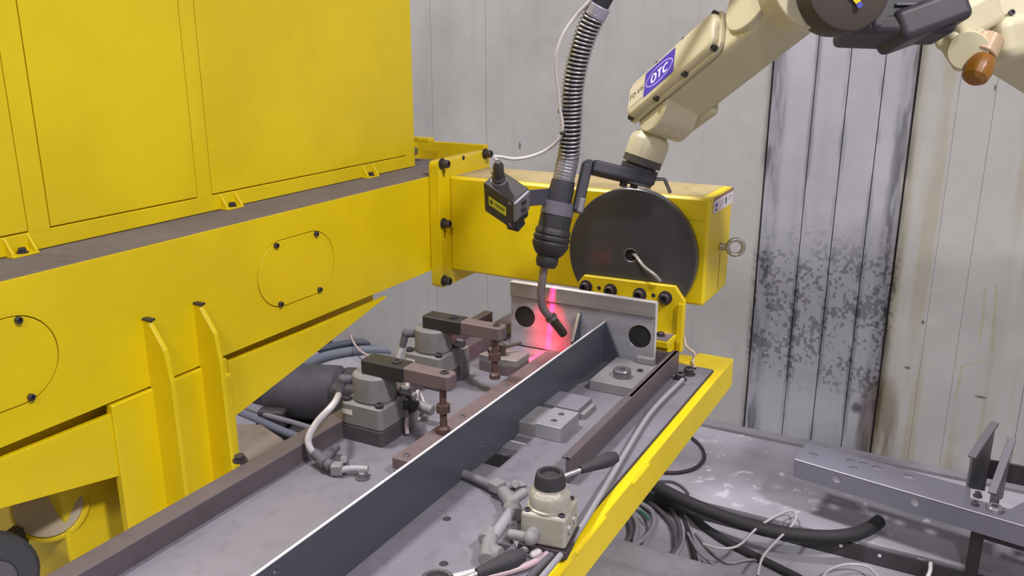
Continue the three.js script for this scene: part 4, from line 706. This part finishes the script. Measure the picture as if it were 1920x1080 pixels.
// perforated steel channel resting on a stand at the right
{
  const H = 0.235, p0 = onY(1490, 863, H), p1 = onY(1920, 989, H), ax = p1.clone().sub(p0).normalize(), bk = new THREE.Vector3().crossVectors(Y, ax).normalize();
  if (bk.z > 0) bk.negate();
  const Lb = p0.distanceTo(p1) + 0.5, hF = 0.050, dT = onY(1525, 838, H).sub(p0).dot(bk) + 0.012;
  const frame = new THREE.Matrix4().makeBasis(ax, Y, new THREE.Vector3().crossVectors(ax, Y)).setPosition(p0), zs = new THREE.Vector3().crossVectors(ax, Y).dot(bk) > 0 ? 1 : -1;
  const t = thing('perforated_channel', 'blue grey steel channel with punched holes on a stand by the wall', 'steel channel');
  const face = (u, v) => { const r = ray(u, v), n = bk, k = p0.clone().sub(EYE).dot(n) / r.dot(n), q = EYE.clone().addScaledVector(r, k).sub(p0); return [q.dot(ax), q.y]; };
  const topP = (u, v) => { const q = onY(u, v, H).sub(p0); return [q.dot(ax), q.dot(bk)]; };
  const fh = [[1500, 873, 0.006], [1569, 898, 0.011], [1716, 942, 0.011]].map(([u, v, r]) => [...face(u, v), r]);
  const front = new THREE.ExtrudeGeometry(shapeOf([[0, -hF], [Lb, -hF], [Lb, 0], [0, 0]], fh), { depth: 0.003, bevelEnabled: false, curveSegments: 20 }).translate(0, 0, -0.0015).applyMatrix4(frame);
  const coat = mat(0x8a8998, 0.4, 0.2, { roughnessMap: T.rough });
  part('front_web', front, coat, t);
  fh.forEach((q) => part('hole_backing', lathe(p0.clone().addScaledVector(ax, q[0]).add(V(0, q[1], 0)).addScaledVector(bk, 0.006), bk.clone().negate(), [[0, 0.001], [q[2] * 1.3, 0.001], [q[2] * 1.3, 0]], 20), mat(0xdcdae2, 0.5, 0), t, 'bright metal behind the hole'));
  const th = [[1525, 855, 0.014], [1594, 866, 0.0125], [1600, 880, 0.0125], [1619, 872, 0.0125], [1644, 880, 0.0135], [1703, 896, 0.0135]].map(([u, v, r]) => [...topP(u, v), r]);
  const notch = topP(1815, 925);
  const outline = [[0.0, 0], [Lb, 0], [Lb, dT], [notch[0] + 0.12, dT], [notch[0] + 0.10, dT * 0.55], [notch[0] + 0.01, dT * 0.55], [notch[0], dT], [-0.012, dT]];
  const top = new THREE.ExtrudeGeometry(shapeOf(outline, th), { depth: 0.003, bevelEnabled: false, curveSegments: 20 }).rotateX(zs > 0 ? Math.PI / 2 : -Math.PI / 2).translate(0, 0, 0).applyMatrix4(frame);
  part('top_flange', top, coat, t);
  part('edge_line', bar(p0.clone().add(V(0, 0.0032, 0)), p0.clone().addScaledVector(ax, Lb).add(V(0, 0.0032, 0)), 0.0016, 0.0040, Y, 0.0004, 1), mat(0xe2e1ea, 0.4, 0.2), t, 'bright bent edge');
  // nuts and washers lying on the flange
  const put = (u, v) => onY(u, v, H + 0.003);
  const nut = (u, v, r, hgt, l) => { const m = thing('hex_nut', l, 'nut', 'nuts on the perforated channel'); part('nut_body', merge([lathe(put(u, v), Y, [[r * 0.5, 0], [r, 0], [r, hgt], [r * 0.5, hgt], [r * 0.5, 0]], 6, 0.3), lathe(put(u, v), Y, [[r * 0.5, 0], [r * 1.25, 0], [r * 1.25, hgt * 0.25], [r, hgt * 0.25]], 16)]), M.steel, m); };
  nut(1833, 931, 0.009, 0.012, 'taller shiny nut between the stand cheeks on the perforated channel'); nut(1828, 947, 0.008, 0.010, 'lower shiny nut by the bright front edge of the perforated channel');
  const r = thing('steel_collar', 'bright thick steel collar lying beside the nuts', 'collar'); part('ring', lathe(put(1864, 957), Y, [[0.0085, 0], [0.019, 0], [0.0195, 0.003], [0.0195, 0.010], [0.017, 0.013], [0.0085, 0.013], [0.0085, 0]], 28), M.steelBright, r);
  // stand: leg below and the two upright cheeks behind
  const s = thing('channel_stand', 'dark welded steel stand with two upright cheeks carrying the channel', 'stand');
  const foot = p0.clone().addScaledVector(ax, face(1832, 1000)[0]).addScaledVector(bk, 0.012);
  part('leg', merge([bar(V(foot.x, SLAB_Y, foot.z), V(foot.x, H - hF + 0.004, foot.z), 0.030, 0.006, ax, 0.001), bar(V(foot.x + bk.x * 0.02, SLAB_Y + 0.0, foot.z + bk.z * 0.02), V(foot.x + bk.x * 0.02, H - 0.004, foot.z + bk.z * 0.02), 0.006, 0.045, ax, 0.001)]), M.darkSteel, s);
  part('shelf', obox(foot.clone().addScaledVector(ax, 0.11).addScaledVector(bk, 0.05).setY(H - hF - 0.012), ax, Y, 0.22, 0.016, 0.10, 0.001), M.darkSteel, s);
  const base = SLAB_Y;
  const cheek = (n, u0, v0, u1, v1) => {           // near foot on the channel, near top and far top of the sloping upper edge
    const f = onY(n[0], n[1], H + 0.004), r = ray(u0, v0), a = EYE.clone().addScaledVector(r, f.clone().sub(EYE).dot(FW)), b = onZ(u1, v1, f.z - 0.13), run = V(b.x - a.x, 0, b.z - a.z), l = run.length(), d = run.clone().normalize();
    const g = new THREE.ExtrudeGeometry(shapeOf([[0, Math.min(H, a.y - 0.03) - a.y], [l, H - 0.05 - a.y], [l, b.y - a.y], [0, 0]]), { depth: 0.006, bevelEnabled: false }).translate(0, 0, -0.003);
    g.applyMatrix4(new THREE.Matrix4().makeBasis(d, Y, new THREE.Vector3().crossVectors(d, Y)).setPosition(a));
    return merge([g, bar(a, b, 0.008, 0.020, Y, 0.002)]);
  };
  const cheekM = mat(0x8a8890, 0.55, 0.3, { map: T.dusty });
  part('cheek_plate', cheek([1816, 920], 1822, 858, 1866, 792), cheekM, s);
  part('cheek_plate', cheek([1858, 935], 1860, 926, 1898, 822), cheekM, s);
  const cr = onY(1900, 900, H + 0.02);
  part('cross_plate', rb(cr.x - 0.06, cr.x + 0.25, H - 0.02, H + 0.035, cr.z - 0.07, cr.z - 0.062, 0.001), M.darkSteel, s);
  part('rear_leg', rb(cr.x - 0.04, cr.x - 0.02, SLAB_Y, H, cr.z - 0.062, cr.z - 0.042, 0.001), M.darkSteel, s);
}
// ---------------------------------------------------------------- behind the table, under the beam
{
  const t = thing('floor_motor', 'dark dusty motor unit on the floor behind the swing clamps', 'motor');
  const c = fl(590, 735, 0.14), ax = V(0.94, 0, -0.35);
  part('motor_body', lathe(c.clone().addScaledVector(ax, -0.16), ax, [[0, 0], [0.09, 0], [0.10, 0.012], [0.10, 0.25], [0.085, 0.27], [0, 0.27]], 36), mat(0x5c5a62, 0.7, 0.1, { map: T.dusty }), t);
  part('gear_head', obox(c.clone().addScaledVector(ax, 0.16).add(V(0, -0.02, 0.02)), ax, Y, 0.14, 0.20, 0.20, 0.03, 3), M.castDark, t);
  part('motor_foot', obox(c.clone().setY(0.02), ax, Y, 0.40, 0.04, 0.22, 0.006), M.castDark, t);
  part('terminal_box', obox(c.clone().addScaledVector(ax, -0.10).add(V(0.02, -0.06, 0.10)), ax, Y, 0.10, 0.07, 0.06, 0.012, 3), M.castDark, t);
  const hs = [[[560, 690], [610, 668], [680, 656], [760, 660], [860, 672]], [[600, 655], [660, 643], [740, 645], [830, 655], [900, 668]], [[480, 715], [530, 735], [580, 770], [640, 800]], [[430, 765], [490, 790], [550, 815], [600, 830]], [[590, 648], [650, 632], [720, 640], [800, 646]], [[445, 758], [500, 778], [560, 795], [620, 815]]];
  const words = ['slate blue hose arching along the foot of the wall', 'dark blue grey hose lying along the wall base', 'purplish conduit in front of the dusty motor', 'grey conduit running under the yellow gusset', 'thin violet grey conduit against the wall', 'pale grey conduit beside the cardboard'];
  hs.forEach((p, i) => solo('floor_hose', cable(p.map(([u, v]) => fl(u, v, 0.08 + 0.02 * (i % 2))), [0.020, 0.016, 0.010, 0.012, 0.008, 0.009][i], 40, 10), [M.slate, mat(0x4a4e5c, 0.6), mat(0x7d7080, 0.6), M.slate, mat(0x77687c, 0.6), mat(0x85838a, 0.6)][i], words[i], 'hose'));
  solo('floor_wire', tube([[655, 615], [662, 640], [676, 658], [700, 672]].map(([u, v]) => fl(u, v, 0.12)), 0.005, 24), mat(0xb9a8a4, 0.5), 'thin pale wire hanging past the yellow gusset', 'wire');
  const k = thing('kraft_sheet', 'crumpled tan cardboard sheet lying behind the left rail', 'cardboard');
  const kp = [[438, 800], [490, 800], [528, 825], [545, 845], [470, 868], [440, 860]].map(([u, v]) => { const q = fl(u, v, 0.45); return [q.x, q.z]; });
  part('sheet', plate('y', kp, 0.45, 0.006, [], 0.001), M.kraft, k);
  part('support_box', plate('y', kp.map(([x, z]) => [kp[0][0] + (x - kp[0][0]) * 0.8 + 0.02, kp[0][1] + (z - kp[0][1]) * 0.8 + 0.01]), 0, 0.45, [], 0.002), M.castDark, k);
}
// round yellow rimmed drum and dark wheel below the beam at the left
{
  const t = thing('yellow_rim_drum', 'tan faced drum with a yellow rim under the beam', 'drum');
  const c = onX(88, 945, -1.21), ax = V(0.6, 0.5, 0.62).normalize();
  part('drum_body', lathe(c.clone().addScaledVector(ax, -0.05), ax, [[0, 0], [0.055, 0], [0.058, 0.004], [0.058, 0.034], [0.054, 0.038], [0, 0.038]], 40), M.yellowOld, t);
  part('drum_face', lathe(c.clone().addScaledVector(ax, -0.012), ax, [[0.050, 0], [0.050, 0.006], [0.042, 0.010], [0, 0.011]], 40), mat(0xb5a78c, 0.6), t, 'tan round face');
  part('drum_bracket', bar(c.clone().addScaledVector(ax, -0.045), V(XM - 0.20, c.y - 0.02, -0.73), 0.03, 0.03), M.castDark, t);
  const w = thing('dark_wheel', 'dark rubber wheel standing below the yellow rimmed drum', 'wheel');
  const d = onX(-5, 1085, -1.14);
  part('tyre', lathe(d.clone().add(V(-0.03, 0, 0)), V(1, 0.15, 0.25).normalize(), [[0.03, 0], [0.055, 0], [0.062, 0.01], [0.062, 0.035], [0.055, 0.045], [0.03, 0.045]], 32), mat(0x3f4044, 0.7), w);
  part('hub', lathe(d.clone().add(V(-0.03, 0, 0)), V(1, 0.15, 0.25).normalize(), [[0, 0.004], [0.032, 0.004], [0.032, 0.040], [0, 0.042]], 24), mat(0x5c5b60, 0.6), w);
  part('fork', bar(d.clone().add(V(-0.045, 0, 0)), V(d.x - 0.10, 0.62, d.z - 0.10), 0.04, 0.02), M.castDark, w);
}

// ---------------------------------------------------------------- finish: origins at each thing's base, texture coordinates in metres, shadows
{
  const done = new Set(), box = new THREE.Box3(), c = new THREE.Vector3();
  scene.traverse((o) => {
    if (!o.isMesh) return;
    o.castShadow = o.receiveShadow = true;
    const g = o.geometry;
    if (done.has(g) || o.userData.keepUV) return;
    done.add(g);
    const p = g.attributes.position, n = g.attributes.normal, uv = new Float32Array(p.count * 2);
    for (let i = 0; i < p.count; i++) {
      const ax = Math.abs(n.getX(i)), ay = Math.abs(n.getY(i)), az = Math.abs(n.getZ(i));
      if (ax >= ay && ax >= az) { uv[2 * i] = p.getZ(i); uv[2 * i + 1] = p.getY(i); } else if (ay >= az) { uv[2 * i] = p.getX(i); uv[2 * i + 1] = p.getZ(i); } else { uv[2 * i] = p.getX(i); uv[2 * i + 1] = p.getY(i); }
    }
    g.setAttribute('uv', new THREE.BufferAttribute(uv, 2));
  });
  scene.updateMatrixWorld(true);
  for (const o of [...scene.children]) {
    if (o.isLight || o.isCamera || !(o.isMesh || o.isGroup) || o.userData.kind === 'structure') continue;
    box.setFromObject(o); box.getCenter(c); c.y = box.min.y;
    const sh = c.clone().sub(o.position);
    if (o.isGroup) for (const k of o.children) k.position.sub(sh);
    else o.geometry.translate(-sh.x, -sh.y, -sh.z);
    o.position.copy(c);
    o.traverse((k) => { delete k.userData.keepUV; });
  }
  scene.traverse((k) => { delete k.userData.keepUV; });
}
renderer.render(scene, camera);
